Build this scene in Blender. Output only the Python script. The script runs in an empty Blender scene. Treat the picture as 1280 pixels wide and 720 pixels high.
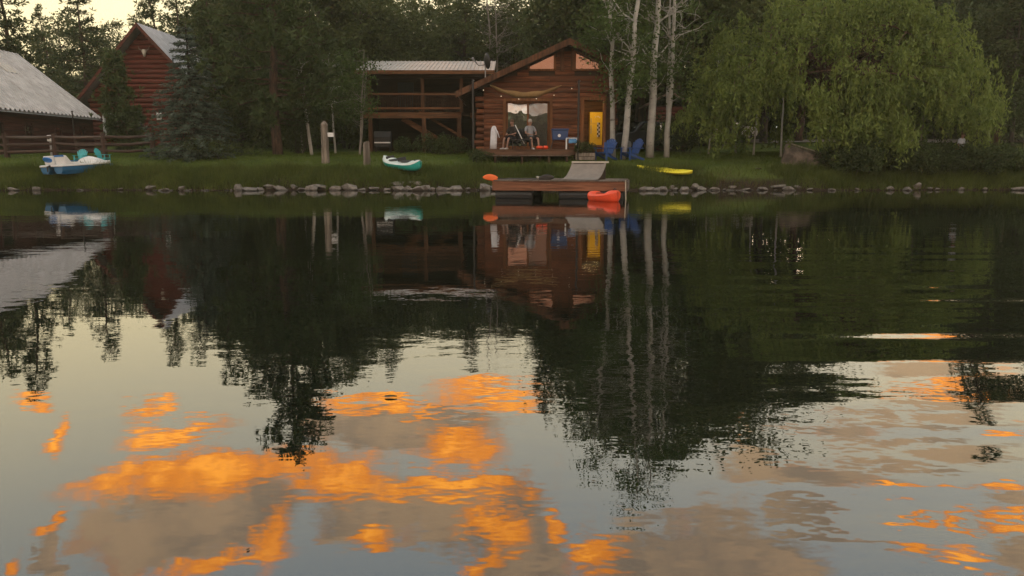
import bpy, bmesh, math, random
import numpy as np
from mathutils import Vector, Matrix
R = math.radians
random.seed(7)
rng = np.random.default_rng(11)
scene = bpy.context.scene
col = scene.collection

# ------------------------------------------------------------------ camera
CAM_Z, FPX, PITCH = 1.3, 950.0, R(9.68)
cam = bpy.data.cameras.new('camera')
cam.sensor_width = 36.0
cam.lens = FPX / 1280.0 * 36.0
cam.clip_start, cam.clip_end = 0.05, 3000
camo = bpy.data.objects.new('camera', cam)
col.objects.link(camo)
camo.location = (0, 0, CAM_Z)
camo.rotation_euler = (math.pi / 2 - PITCH, 0, 0)
scene.camera = camo
SP, CP = math.sin(PITCH), math.cos(PITCH)

def X_(px, Y, py=150):
    """world X of a point seen at column px, standing at depth Y"""
    v = (360 - py) / FPX
    return (px - 640) / FPX * Y / (CP + v * SP)
def Z_(py, Y):
    """world height of a point seen at row py, standing at depth Y"""
    v = (360 - py) / FPX
    return CAM_Z + Y / (CP + v * SP) * (-SP + v * CP)
def sky_dir(px, py):
    """azimuth / elevation (degrees) of the sky mirrored at a pixel of the water"""
    u, v = (px - 640) / FPX, (360 - py) / FPX
    x, y, z = u, CP + v * SP, SP - v * CP
    return math.degrees(math.atan2(x, y)), math.degrees(math.atan2(z, math.hypot(x, y)))
def top_of(py_ref, Y):
    """height of a tree top at depth Y whose mirror image ends at row py_ref"""
    return math.tan(math.atan((py_ref - 360) / FPX) + PITCH) * Y - CAM_Z

# ------------------------------------------------------------------ world
SUN_EL, SUN_AZ = 4.0, 22.0           # low behind the trees, a little to the right
scene.view_settings.view_transform = 'Standard'
scene.view_settings.look = 'None'
scene.view_settings.exposure = 1.1
scene.view_settings.gamma = 1.0
scene.view_settings.use_curve_mapping = False
scene.render.engine = 'CYCLES'
scene.cycles.use_denoising = True
scene.cycles.max_bounces = 8
scene.cycles.diffuse_bounces = 3
scene.cycles.glossy_bounces = 4
scene.cycles.transparent_max_bounces = 8

world = bpy.data.worlds.new('World')
scene.world = world
world.use_nodes = True
world.cycles.sampling_method = 'NONE'
wt = world.node_tree
wt.nodes.clear()

class E:
    """tiny wrapper that turns python arithmetic into Math nodes"""
    def __init__(s, tree, sock): s.t, s.s = tree, sock
    def _m(s, op, *a):
        n = s.t.nodes.new('ShaderNodeMath'); n.operation = op
        for i, v in enumerate((s,) + a):
            if isinstance(v, E): s.t.links.new(v.s, n.inputs[i])
            else: n.inputs[i].default_value = float(v)
        return E(s.t, n.outputs[0])
    def __add__(s, o): return s._m('ADD', o)
    __radd__ = __add__
    def __sub__(s, o): return s._m('SUBTRACT', o)
    def __mul__(s, o): return s._m('MULTIPLY', o)
    __rmul__ = __mul__
    def __truediv__(s, o): return s._m('DIVIDE', o)
    def max(s, o): return s._m('MAXIMUM', o)
    def min(s, o): return s._m('MINIMUM', o)
    def smax(s, o, k): return s._m('SMOOTH_MAX', o, k)
    def sqrt(s): return s._m('SQRT')
    def abs(s): return s._m('ABSOLUTE')
    def step(s, a, b, lo=0.0, hi=1.0):
        n = s.t.nodes.new('ShaderNodeMapRange'); n.interpolation_type = 'SMOOTHSTEP'
        s.t.links.new(s.s, n.inputs[0])
        for i, v in enumerate((a, b, lo, hi)): n.inputs[i + 1].default_value = v
        return E(s.t, n.outputs[0])
def mix_col(t, fac, a, b, mode='MIX'):
    n = t.nodes.new('ShaderNodeMix'); n.data_type = 'RGBA'; n.blend_type = mode
    for i, v in ((0, fac), (6, a), (7, b)):
        if isinstance(v, E): t.links.new(v.s, n.inputs[i])
        elif isinstance(v, (int, float)): n.inputs[i].default_value = v
        elif isinstance(v, tuple): n.inputs[i].default_value = (*v, 1) if len(v) == 3 else v
        else: t.links.new(v, n.inputs[i])
    return n.outputs[2]
def noise(t, vec, scale, detail=4, rough=.5, dist=0.0, out='Fac'):
    n = t.nodes.new('ShaderNodeTexNoise')
    n.inputs['Scale'].default_value = scale; n.inputs['Detail'].default_value = detail
    n.inputs['Roughness'].default_value = rough; n.inputs['Distortion'].default_value = dist
    if vec is not None: t.links.new(vec, n.inputs['Vector'])
    return n.outputs[out]
def vscale(t, vec, s):
    n = t.nodes.new('ShaderNodeVectorMath'); n.operation = 'MULTIPLY'
    t.links.new(vec, n.inputs[0]); n.inputs[1].default_value = s
    return n.outputs[0]

tc = wt.nodes.new('ShaderNodeTexCoord')
nrm = wt.nodes.new('ShaderNodeVectorMath'); nrm.operation = 'NORMALIZE'
wt.links.new(tc.outputs['Generated'], nrm.inputs[0])
D = nrm.outputs[0]
sx = wt.nodes.new('ShaderNodeSeparateXYZ'); wt.links.new(D, sx.inputs[0])
dx, dy, dz = (E(wt, sx.outputs[i]) for i in range(3))
az = dx._m('ARCTAN2', dy) * 57.2958
el = dz._m('ARCSINE') * 57.2958
sky = wt.nodes.new('ShaderNodeTexSky'); sky.sky_type = 'NISHITA'
sky.sun_disc = False
sky.sun_elevation, sky.sun_rotation = R(SUN_EL), R(SUN_AZ)
sky.altitude, sky.air_density, sky.dust_density, sky.ozone_density = 2000, 1.0, 2.2, 1.0
hs = wt.nodes.new('ShaderNodeHueSaturation')
hs.inputs['Saturation'].default_value = .62
wt.links.new(sky.outputs[0], hs.inputs['Color'])
# thin evening veil: warm low down, grey higher up; dull rose opposite the sun
back = dy.step(.15, -.55)
veil = mix_col(wt, el.step(3, 34), (9.8, 7.7, 3.6), (4.0, 4.5, 4.75))
veil = mix_col(wt, back * el.step(20, 8), veil, (3.6, 2.9, 2.7))
base = mix_col(wt, .66, hs.outputs[0], veil)
# clouds: sun-lit orange lobes and taupe bodies, edges broken up by noise
DS = vscale(wt, D, (1, 1, 1.7))
nc = wt.nodes.new('ShaderNodeTexNoise'); nc.inputs['Scale'].default_value = 8; nc.inputs['Detail'].default_value = 4; nc.inputs['Roughness'].default_value = .6
wt.links.new(DS, nc.inputs['Vector'])
ns = wt.nodes.new('ShaderNodeSeparateColor'); wt.links.new(nc.outputs['Color'], ns.inputs[0])
w1, w2, shade = (E(wt, ns.outputs[i]) for i in range(3))
n3 = E(wt, noise(wt, DS, 36, 5, .66)) - .5
pc = wt.nodes.new('ShaderNodeCombineXYZ')
wt.links.new((az + (w1 - .5) * 9.0 + n3 * 1.4).s, pc.inputs[0]); wt.links.new((el + (w2 - .5) * 4.2 + n3 * .9).s, pc.inputs[1])
def lobes(lst):
    out = None
    for (px, py, rx, ry) in lst:
        a0, e0 = sky_dir(px, py)
        a1, _ = sky_dir(px + rx, py); _, e1 = sky_dir(px, py + ry)
        ra, re = abs(a1 - a0), abs(e1 - e0)
        m = wt.nodes.new('ShaderNodeVectorMath'); m.operation = 'MULTIPLY_ADD'
        wt.links.new(pc.outputs[0], m.inputs[0]); m.inputs[1].default_value = (1 / ra, 1 / re, 0); m.inputs[2].default_value = (-a0 / ra, -e0 / re, 0)
        l = wt.nodes.new('ShaderNodeVectorMath'); l.operation = 'LENGTH'; wt.links.new(m.outputs[0], l.inputs[0])
        v = E(wt, l.outputs['Value'])
        out = v if out is None else out.min(v)
    return out * -1.0 + 1.0
ORANGE = [(28,505,20,13),(172,512,36,14),(62,548,14,22),(285,588,190,26),(240,540,80,14),(410,600,66,32),
 (335,668,24,40),(280,697,80,12),(600,490,72,13),(490,508,110,7),(575,550,60,26),(570,603,120,19),(655,612,46,15),
 (470,665,30,15),(618,655,44,26),(588,705,22,34),(702,655,18,26),(758,692,34,24),
 (1108,632,30,7),(1172,641,36,7),(1245,649,46,12),(1150,692,34,15),(1195,720,38,10),(1210,459,80,8),(1180,487,120,10),
 (905,540,26,7),(40,660,36,9),(10,706,20,18)]
TAUPE = [(255,640,135,66),(470,632,80,50),(610,640,105,60),(655,700,80,50),(520,530,130,30),(875,705,170,74),(1000,600,130,28),
 (1170,530,95,24),(1120,577,100,11),(62,690,24,40),(1265,705,60,40),(1030,668,150,11),(1210,474,100,18)]
dO = lobes(ORANGE); dT = lobes(TAUPE)
vO = dO + n3 * 1.15 + (shade - .5) * 1.0
mO = vO.step(-.28, .50)
eT = dT + n3 * .8 + (shade - .5) * .7
mT = eT.step(-.06, .34)
mO = mO.max(eT.step(-.05, .10) * eT.step(.34, .12) * w1.step(.50, .64) * .6)
# the rest of the sky carries on with broken evening cloud
fill = az.abs().step(36, 60).max(el.step(33, 44))
g1 = E(wt, noise(wt, vscale(wt, D, (1, 1, 2.6)), 3.1, 4, .6, .3))
mGt = (g1 + n3 * .18).step(.47, .60) * fill
mGo = (g1 + n3 * .25 + (shade - .5) * .35).step(.55, .66) * fill
c1 = mix_col(wt, mT * .88, base, mix_col(wt, shade.step(.38, .62), (2.8, 1.95, 1.3), (5.2, 3.3, 1.8)))
lit = vO * .55 + (shade - .5) * 1.3 + n3 * .7
oc = mix_col(wt, lit.step(-.25, .30), (5.4, 2.3, .85), (11.5, 3.3, .20))
oc = mix_col(wt, lit.step(.20, .85), oc, (18.0, 6.6, .50))
c2 = mix_col(wt, mO * .95, c1, oc)
c3 = mix_col(wt, mGt * .75, c2, mix_col(wt, back, (3.8, 3.7, 3.4), (12.5, 11.0, 9.0)))  # cloud behind the camera brightened to lift the light on the shore
c4 = mix_col(wt, mGo * .5, c3, (8.0, 3.6, 1.5))
c4 = mix_col(wt, back * el.step(3, 6) * el.step(24, 12) * (g1 + n3 * .2).step(.25, .5), c4, (4.6, 1.65, .85))
bg = wt.nodes.new('ShaderNodeBackground'); bg.inputs['Strength'].default_value = .12
wt.links.new(c4, bg.inputs['Color'])
wo = wt.nodes.new('ShaderNodeOutputWorld'); wt.links.new(bg.outputs[0], wo.inputs[0])

sun = bpy.data.lights.new('sun', 'SUN')
sun.energy, sun.angle, sun.color = .6, R(12), (1, .72, .45)
suno = bpy.data.objects.new('sun', sun); col.objects.link(suno)
sd = Vector((math.sin(R(SUN_AZ)) * math.cos(R(SUN_EL)), math.cos(R(SUN_AZ)) * math.cos(R(SUN_EL)), math.sin(R(SUN_EL))))
suno.rotation_euler = sd.to_track_quat('Z', 'Y').to_euler()
suno.location = (10, 30, 40)

# ------------------------------------------------------------------ materials
def new_mat(name):
    m = bpy.data.materials.new(name); m.use_nodes = True
    t = m.node_tree; b = t.nodes['Principled BSDF']
    return m, t, b
def coords(t, kind='Object'):
    return t.nodes.new('ShaderNodeTexCoord').outputs[kind]
def objrand(t): return E(t, t.nodes.new('ShaderNodeObjectInfo').outputs['Random'])
def bump(t, b, h, dist):
    n = t.nodes.new('ShaderNodeBump'); n.inputs['Distance'].default_value = dist
    t.links.new(h.s if isinstance(h, E) else h, n.inputs['Height']); t.links.new(n.outputs[0], b.inputs['Normal'])
def scl(c, k): return tuple(x * k for x in c)

def plain(name, c, rough=.6, var=.25, scale=6, metal=0, bmp=0.0):
    m, t, b = new_mat(name)
    n = E(t, noise(t, coords(t), scale, 5, .6)).step(.3, .7)
    t.links.new(mix_col(t, n, scl(c, 1 - var), scl(c, 1 + var)), b.inputs['Base Color'])
    b.inputs['Roughness'].default_value = rough; b.inputs['Metallic'].default_value = metal
    if bmp: bump(t, b, E(t, noise(t, coords(t), scale * 3, 4)), bmp)
    return m
def wood(name, c, axis=0, rough=.75, dark=.45, weather=0.0, vary=.5):
    """board or log: grain along one axis, knots, streaks, each piece its own tone"""
    m, t, b = new_mat(name)
    co = coords(t)
    s = [7, 7, 7]; s[axis] = .55
    ofs = t.nodes.new('ShaderNodeVectorMath'); ofs.operation = 'ADD'
    t.links.new(co, ofs.inputs[0])
    r = objrand(t)
    cb = t.nodes.new('ShaderNodeCombineXYZ')
    for i in range(3): t.links.new((r * (13.7 + 5 * i)).s, cb.inputs[i])
    t.links.new(cb.outputs[0], ofs.inputs[1])
    g = E(t, noise(t, vscale(t, ofs.outputs[0], tuple(s)), 1.6, 6, .65, .6))
    st = E(t, noise(t, vscale(t, ofs.outputs[0], tuple(x * .25 for x in s)), 1.2, 3, .6))
    c1 = mix_col(t, g.step(.32, .68), scl(c, dark), scl(c, 1.25))
    c2 = mix_col(t, st.step(.52, .72) * .7, c1, tuple(x * .22 for x in c))
    c3 = mix_col(t, r * vary, c2, scl(c, .45))
    if weather:
        c3 = mix_col(t, st.step(.3, .5, weather, 0), c3, (.16, .14, .125))
    t.links.new(c3, b.inputs['Base Color'])
    b.inputs['Roughness'].default_value = rough
    b.inputs['Specular IOR Level'].default_value = .3
    bump(t, b, g, .012)
    return m
def foliage(name, c1, c2, trans=.35, rough=.6):
    m, t, b = new_mat(name)
    geo = t.nodes.new('ShaderNodeNewGeometry')
    r = E(t, geo.outputs['Random Per Island'])
    big = E(t, noise(t, coords(t), .9, 3)).step(.35, .65)  # broad leaf tone, natural variation partly standing in for shading between clumps
    ccc = mix_col(t, (r * .55 + big * .45), c1, c2)
    ccc = mix_col(t, objrand(t) * .45, ccc, scl(c1, .75))
    t.links.new(ccc, b.inputs['Base Color'])
    b.inputs['Roughness'].default_value = rough; b.inputs['Specular IOR Level'].default_value = .25
    tr = t.nodes.new('ShaderNodeBsdfTranslucent'); t.links.new(ccc, tr.inputs[0])
    mx = t.nodes.new('ShaderNodeMixShader'); mx.inputs[0].default_value = trans
    out = t.nodes['Material Output']
    t.links.new(b.outputs[0], mx.inputs[1]); t.links.new(tr.outputs[0], mx.inputs[2])
    t.links.new(mx.outputs[0], out.inputs[0])
    return m
def metal_roof(name, c, rough, axis_rib=None):
    m, t, b = new_mat(name)
    co = coords(t)
    n = E(t, noise(t, co, 1.3, 6, .65)); n2 = E(t, noise(t, vscale(t, co, (1, 6, 1)), 2.2, 4, .6))
    cc = mix_col(t, n.step(.35, .7), scl(c, .8), scl(c, 1.15))
    cc = mix_col(t, n2.step(.52, .78) * .5, cc, (.16, .115, .08))
    t.links.new(cc, b.inputs['Base Color'])
    b.inputs['Metallic'].default_value = .25; b.inputs['Roughness'].default_value = rough
    return m
def emit(name, c, s):
    m, t, b = new_mat(name)
    b.inputs['Emission Color'].default_value = (*c, 1); b.inputs['Emission Strength'].default_value = s
    b.inputs['Base Color'].default_value = (*c, 1)
    return m
def pane_glass(name, refl):
    m, t, b = new_mat(name)
    b.inputs['Base Color'].default_value = (.012, .011, .01, 1); b.inputs['Roughness'].default_value = .4
    g = t.nodes.new('ShaderNodeBsdfGlossy'); g.inputs['Roughness'].default_value = .015
    bp = t.nodes.new('ShaderNodeBump'); bp.inputs['Distance'].default_value = .006
    t.links.new(noise(t, coords(t), 1.2, 2), bp.inputs['Height']); t.links.new(bp.outputs[0], g.inputs['Normal'])
    mx = t.nodes.new('ShaderNodeMixShader'); mx.inputs[0].default_value = refl
    t.links.new(b.outputs[0], mx.inputs[1]); t.links.new(g.outputs[0], mx.inputs[2])
    t.links.new(mx.outputs[0], t.nodes['Material Output'].inputs[0])
    return m
def bark(name, c1, c2, scale=(5, 5, 1.2), white=False):
    m, t, b = new_mat(name)
    co = coords(t)
    if white:
        k = E(t, noise(t, vscale(t, co, (2.2, 2.2, 7)), 1.3, 4, .6)).step(.60, .70)
        k2 = E(t, noise(t, vscale(t, co, (1.2, 1.2, 2.0)), 1.0, 3, .6)).step(.35, .7)
        cc = mix_col(t, k * .85, mix_col(t, k2, c1, scl(c1, .7)), c2)
    else:
        k = E(t, noise(t, vscale(t, co, scale), 2.0, 5, .65)).step(.35, .65)
        cc = mix_col(t, k, c1, c2)
    t.links.new(cc, b.inputs['Base Color']); b.inputs['Roughness'].default_value = .85
    bump(t, b, k, .02)
    return m

M = {}
M['cabin_plank'] = wood('cabin_plank', (.20, .070, .028), 0, vary=.9, dark=.25)
M['cabin_trim'] = wood('cabin_trim', (.13, .055, .024), 2)
M['door_wood'] = wood('door_wood', (.25, .10, .035), 2)
M['beam_x'] = wood('beam_x', (.17, .075, .030), 0)
M['beam_z'] = wood('beam_z', (.12, .055, .024), 2)
M['beam_y'] = wood('beam_y', (.12, .055, .026), 1)
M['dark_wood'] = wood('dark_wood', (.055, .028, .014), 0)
M['red_log'] = wood('red_log', (.165, .036, .022), 0, vary=.6)
M['red_trim'] = wood('red_trim', (.12, .035, .022), 0)
M['barn_board'] = wood('barn_board', (.085, .032, .024), 1, vary=.5)
M['barn_trim'] = wood('barn_trim', (.07, .03, .024), 2)
M['fence_rail'] = wood('fence_rail', (.075, .045, .033), 0, weather=.3)
M['fence_post'] = wood('fence_post', (.07, .04, .03), 2, weather=.2)
M['weathered'] = wood('weathered', (.26, .22, .175), 2, weather=.5, vary=.3)
M['dock_fascia'] = wood('dock_fascia', (.23, .095, .05), 0, vary=.25)
M['dock_plank'] = wood('dock_plank', (.16, .12, .09), 1, weather=.6)
M['deck_board'] = wood('deck_board', (.16, .085, .05), 0, vary=.4)
M['room_wood'] = wood('room_wood', (.30, .15, .06), 0)
M['taupe_ramp'] = plain('taupe_ramp', (.19, .162, .138), .75, .12, 5)
M['pale_board'] = plain('pale_board', (.50, .46, .38), .7, .12, 5)
M['roof_grey'] = metal_roof('roof_grey', (.46, .45, .44), .5)
M['roof_red_house'] = metal_roof('roof_red_house', (.42, .43, .45), .45)
M['roof_cabin'] = metal_roof('roof_cabin', (.20, .14, .10), .5)
M['roof_porch'] = metal_roof('roof_porch', (.42, .39, .36), .42)
M['glass'] = pane_glass('glass', .42)
M['glass_dim'] = pane_glass('glass_dim', .16)
M['black'] = plain('black', (.012, .012, .013), .6, .3)
M['float_black'] = plain('float_black', (.010, .010, .011), .5, .3)
M['white_paint'] = plain('white_paint', (.72, .72, .70), .5, .06)
M['white_cloth'] = plain('white_cloth', (.62, .63, .66), .9, .1, 4, bmp=.01)
M['white_plastic'] = plain('white_plastic', (.66, .66, .64), .4, .06, 4)
M['boat_blue'] = plain('boat_blue', (.025, .13, .27), .4, .15, 3)
M['seat_blue'] = plain('seat_blue', (.02, .16, .46), .4, .1)
M['chair_blue'] = plain('chair_blue', (.010, .055, .21), .5, .3, 5)
M['chair_turq'] = plain('chair_turq', (.05, .36, .38), .5, .12, 5)
M['kayak_turq'] = plain('kayak_turq', (.03, .42, .36), .38, .1, 3)
M['kayak_white'] = plain('kayak_white', (.62, .70, .66), .4, .08, 3)
M['kayak_yellow'] = plain('kayak_yellow', (.72, .62, .03), .4, .1, 3)
M['orange'] = plain('orange', (.78, .075, .02), .38, .12, 4)
M['paddle_orange'] = plain('paddle_orange', (.85, .16, .03), .4, .1, 4)
M['cooler_blue'] = plain('cooler_blue', (.02, .05, .14), .5, .12)
M['towel_blue'] = plain('towel_blue', (.10, .27, .50), .9, .2)
M['fridge_yellow'] = plain('fridge_yellow', (.80, .56, .02), .35, .05, 2)
M['tan_cloth'] = plain('tan_cloth', (.27, .17, .07), .9, .15, 3, bmp=.01)
M['galv'] = plain('galv', (.30, .30, .30), .5, .2, 4, metal=.5)
M['dark_metal'] = plain('dark_metal', (.035, .032, .03), .5, .2, 4, metal=.3)
M['car_dark'] = plain('car_dark', (.02, .022, .025), .25, .1, 2)
M['car_white'] = plain('car_white', (.62, .62, .62), .3, .05, 2)
M['tyre'] = plain('tyre', (.02, .02, .02), .9, .2)
M['skin'] = plain('skin', (.30, .17, .12), .6, .08, 5)
M['hair_grey'] = plain('hair_grey', (.40, .37, .33), .9, .2, 20)
M['hair_brown'] = plain('hair_brown', (.10, .06, .035), .9, .2, 20)
M['shirt_grey'] = plain('shirt_grey', (.24, .25, .26), .9, .2, 6)
M['shirt_dark'] = plain('shirt_dark', (.03, .026, .024), .9, .2, 6)
M['shirt_white'] = plain('shirt_white', (.55, .60, .68), .9, .08, 6)
M['shorts_black'] = plain('shorts_black', (.015, .015, .018), .9, .2, 6)
M['shorts_red'] = plain('shorts_red', (.34, .05, .03), .9, .15, 6)
M['shoe'] = plain('shoe', (.45, .44, .42), .8, .1, 6)
M['rust_hull'] = plain('rust_hull', (.11, .085, .065), .85, .6, 3.2)
M['bulb'] = emit('bulb', (1, .85, .6), .25)
M['lamp'] = emit('lamp', (1.0, .66, .28), 26.0)
M['yard_lamp'] = emit('yard_lamp', (1, .96, .9), .3)
M['wall_lamp'] = plain('wall_lamp', (.75, .75, .73), .5, .03)
M['rope'] = plain('rope', (.45, .40, .32), .9, .2, 20)
M['bark_pine'] = bark('bark_pine', (.030, .020, .014), (.105, .062, .040))
M['bark_dark'] = bark('bark_dark', (.022, .018, .014), (.06, .047, .036))
M['bark_willow'] = bark('bark_willow', (.05, .028, .02), (.13, .075, .05))
M['bark_aspen'] = bark('bark_aspen', (.43, .42, .38), (.045, .038, .03), white=True)
M['bark_grey'] = bark('bark_grey', (.15, .13, .11), (.30, .27, .23))
M['f_pine'] = foliage('f_pine', (.038, .060, .022), (.11, .15, .048), .32)
M['f_spruce'] = foliage('f_spruce', (.045, .068, .048), (.125, .165, .125), .15)
M['f_back'] = foliage('f_back', (.042, .058, .018), (.12, .145, .045), .4)
M['f_aspen'] = foliage('f_aspen', (.042, .072, .018), (.12, .18, .045), .45)
M['f_willow'] = foliage('f_willow', (.10, .145, .032), (.31, .375, .09), .45)
M['f_shrub'] = foliage('f_shrub', (.03, .045, .014), (.09, .12, .035), .35)
M['f_grass'] = foliage('f_grass', (.075, .12, .017), (.17, .23, .038), .4)
M['f_bank'] = foliage('f_bank', (.060, .088, .015), (.16, .19, .040), .4)
M['f_dry'] = foliage('f_dry', (.07, .05, .022), (.16, .115, .05), .3)

# rock: each stone its own tone, damp and dark near the water
m, t, b = new_mat('rock')
n = E(t, noise(t, coords(t), 5, 6, .65))
cc = mix_col(t, n.step(.3, .7), (.10, .088, .075), (.25, .22, .185))
cc = mix_col(t, objrand(t) * .5, cc, (.10, .095, .09))
t.links.new(cc, b.inputs['Base Color']); b.inputs['Roughness'].default_value = .85
gp = t.nodes.new('ShaderNodeNewGeometry'); sz = t.nodes.new('ShaderNodeSeparateXYZ'); t.links.new(gp.outputs['Position'], sz.inputs[0])
wet = (E(t, sz.outputs[2]) + n * .06).step(.05, .11, 1, 0)
t.links.new(mix_col(t, wet * .7, cc, (.035, .03, .026)), b.inputs['Base Color'])
bump(t, b, n, .04); M['rock'] = m
# ground: soil, turf and leaf litter
m, t, b = new_mat('ground')
co = coords(t)
n = E(t, noise(t, co, .55, 5, .6)); n2 = E(t, noise(t, co, 6, 5, .7))
cc = mix_col(t, n.step(.35, .65), (.046, .074, .016), (.088, .118, .026))
cc = mix_col(t, n2.step(.45, .75) * .5, cc, (.050, .036, .020))
sz = t.nodes.new('ShaderNodeSeparateXYZ'); t.links.new(co, sz.inputs[0])
hz = E(t, sz.outputs[2])
cc = mix_col(t, (hz + n * .3).step(.45, .75, 1, 0), cc, (.035, .025, .017))
t.links.new(cc, b.inputs['Base Color']); b.inputs['Roughness'].default_value = .95
b.inputs['Specular IOR Level'].default_value = .1
bump(t, b, n2, .06); M['ground'] = m
m, t, b = new_mat('road')
n = E(t, noise(t, coords(t), 3, 6, .7))
t.links.new(mix_col(t, n.step(.3, .7), (.22, .20, .18), (.34, .32, .29)), b.inputs['Base Color']); b.inputs['Roughness'].default_value = .95
M['road'] = m
# water: dark body, mirror-like skin with very low ripples and a lazy swell to the right
m, t, b = new_mat('water')
co = coords(t)
b.inputs['Base Color'].default_value = (.004, .006, .004, 1); b.inputs['Roughness'].default_value = .9
b.inputs['Specular IOR Level'].default_value = 0
g = t.nodes.new('ShaderNodeBsdfGlossy'); g.inputs['Roughness'].default_value = 0.0
g.inputs['Color'].default_value = (.98, .98, .98, 1)
fr = t.nodes.new('ShaderNodeFresnel'); fr.inputs['IOR'].default_value = 1.9
sxy = t.nodes.new('ShaderNodeSeparateXYZ'); t.links.new(co, sxy.inputs[0])
wx, wy = E(t, sxy.outputs[0]), E(t, sxy.outputs[1])
h1 = E(t, noise(t, vscale(t, co, (1.0, 1.6, 1)), 2.6, 3, .5)) * .0023
h2 = E(t, noise(t, vscale(t, co, (1.0, 1.5, 1)), .55, 1, .4)) * .0030
patch = E(t, noise(t, vscale(t, co, (.35, 1.0, 1)), .35, 2, .5)).step(.42, .62)
sw = E(t, noise(t, vscale(t, co, (.12, 1.3, 1)), 1.25, 1, .4)) * .042 * (wx - wy * .08).step(.1, 2.6) * wy.step(13, 7)
hh = h1 * (patch * 1.1 + .35) + h2 + sw
bp = t.nodes.new('ShaderNodeBump'); bp.inputs['Distance'].default_value = 1.0; bp.inputs['Strength'].default_value = 1.0
t.links.new(hh.s, bp.inputs['Height'])
t.links.new(bp.outputs[0], g.inputs['Normal'])
mx = t.nodes.new('ShaderNodeMixShader')
t.links.new((E(t, fr.outputs[0]) * .93 + .07).s, mx.inputs[0])
t.links.new(b.outputs[0], mx.inputs[1]); t.links.new(g.outputs[0], mx.inputs[2])
t.links.new(mx.outputs[0], t.nodes['Material Output'].inputs[0]); M['water'] = m

# ------------------------------------------------------------------ mesh helpers
class MB:
    def __init__(s): s.v, s.f = [], []
    def add(s, v, f):
        o = len(s.v); s.v += [tuple(p) for p in v]; s.f += [tuple(i + o for i in q) for q in f]; return s
    def box(s, x0, x1, y0, y1, z0, z1):
        v = [(x, y, z) for z in (z0, z1) for y in (y0, y1) for x in (x0, x1)]
        return s.add(v, [(0, 2, 3, 1), (4, 5, 7, 6), (0, 1, 5, 4), (2, 6, 7, 3), (0, 4, 6, 2), (1, 3, 7, 5)])
    def prism(s, pts, axis, a, b):
        """polygon pts (2-D) extruded from a to b along axis"""
        def P(p, q):
            return {0: (q, p[0], p[1]), 1: (p[0], q, p[1]), 2: (p[0], p[1], q)}[axis]
        n = len(pts)
        return s.add([P(p, a) for p in pts] + [P(p, b) for p in pts],
                     [tuple(range(n))[::-1], tuple(range(n, 2 * n))] + [(i, (i + 1) % n, n + (i + 1) % n, n + i) for i in range(n)])
    def beam(s, p, q, w, h, up=(0, 0, 1)):
        p, q = Vector(p), Vector(q); d = (q - p).normalized(); u = Vector(up)
        a = d.cross(u)
        if a.length < 1e-4: a = d.cross(Vector((0, 1, 0)))
        a.normalize(); c = a.cross(d)
        v = [e + a * (i * w / 2) + c * (j * h / 2) for e in (p, q) for (i, j) in ((-1, -1), (1, -1), (1, 1), (-1, 1))]
        return s.add(v, [(3, 2, 1, 0), (4, 5, 6, 7)] + [(i, (i + 1) % 4, 4 + (i + 1) % 4, 4 + i) for i in range(4)])
    def tube(s, pts, rad, n=7, cap=True):
        pts = [Vector(p) for p in pts]
        if not hasattr(rad, '__len__'): rad = [rad] * len(pts)
        v, f = [], []; ref = None
        for i, p in enumerate(pts):
            d = (pts[min(i + 1, len(pts) - 1)] - pts[max(i - 1, 0)]).normalized()
            if ref is None: ref = d.orthogonal().normalized()
            a = (ref - d * ref.dot(d)).normalized(); ref = a; c = d.cross(a)
            v += [p + (a * math.cos(k * 2 * math.pi / n) + c * math.sin(k * 2 * math.pi / n)) * rad[i] for k in range(n)]
        for i in range(len(pts) - 1):
            f += [(i * n + k, i * n + (k + 1) % n, (i + 1) * n + (k + 1) % n, (i + 1) * n + k) for k in range(n)]
        if cap: f += [tuple(range(n))[::-1], tuple(range((len(pts) - 1) * n, len(pts) * n))]
        return s.add(v, f)
    def loft(s, rings, closed=True):
        n = len(rings[0]); v = [p for r in rings for p in r]; f = []
        for i in range(len(rings) - 1):
            f += [(i * n + k, i * n + (k + 1) % n, (i + 1) * n + (k + 1) % n, (i + 1) * n + k) for k in range(n if closed else n - 1)]
        if closed: f += [tuple(range(n))[::-1], tuple(range((len(rings) - 1) * n, len(rings) * n))]
        return s.add(v, f)
    def ball(s, c, r, nu=10, nv=6):
        if not hasattr(r, '__len__'): r = (r, r, r)
        rings = []
        for j in range(1, nv):
            th = math.pi * j / nv
            rings.append([(c[0] + r[0] * math.sin(th) * math.cos(2 * math.pi * k / nu), c[1] + r[1] * math.sin(th) * math.sin(2 * math.pi * k / nu), c[2] - r[2] * math.cos(th)) for k in range(nu)])
        return s.loft(rings)
    def build(s, name, mat, parent=None, smooth=False, org=None, bevel=0):
        if org is None and parent is not None and parent.get('_abs'): org = parent['_org']
        o_ = org if org is not None else (0, 0, 0)
        me = bpy.data.meshes.new(name)
        me.from_pydata([(p[0] - o_[0], p[1] - o_[1], p[2] - o_[2]) for p in s.v], [], s.f)
        me.validate(); me.update()
        if smooth: me.polygons.foreach_set('use_smooth', [True] * len(me.polygons))
        me.materials.append(M[mat])
        o = bpy.data.objects.new(name, me); col.objects.link(o)
        if parent is not None:
            o.parent = parent
            if parent.get('_abs'): o['_abs'] = 1; o['_org'] = parent['_org']
        if bevel:
            bv = o.modifiers.new('bevel', 'BEVEL'); bv.width = bevel; bv.segments = 2; bv.limit_method = 'ANGLE'
        return o
def tag(o, label=None, cat=None, group=None, kind=None):
    if label: o['label'] = label
    if cat: o['category'] = cat
    if group: o['group'] = group
    if kind: o['kind'] = kind
    return o
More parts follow.
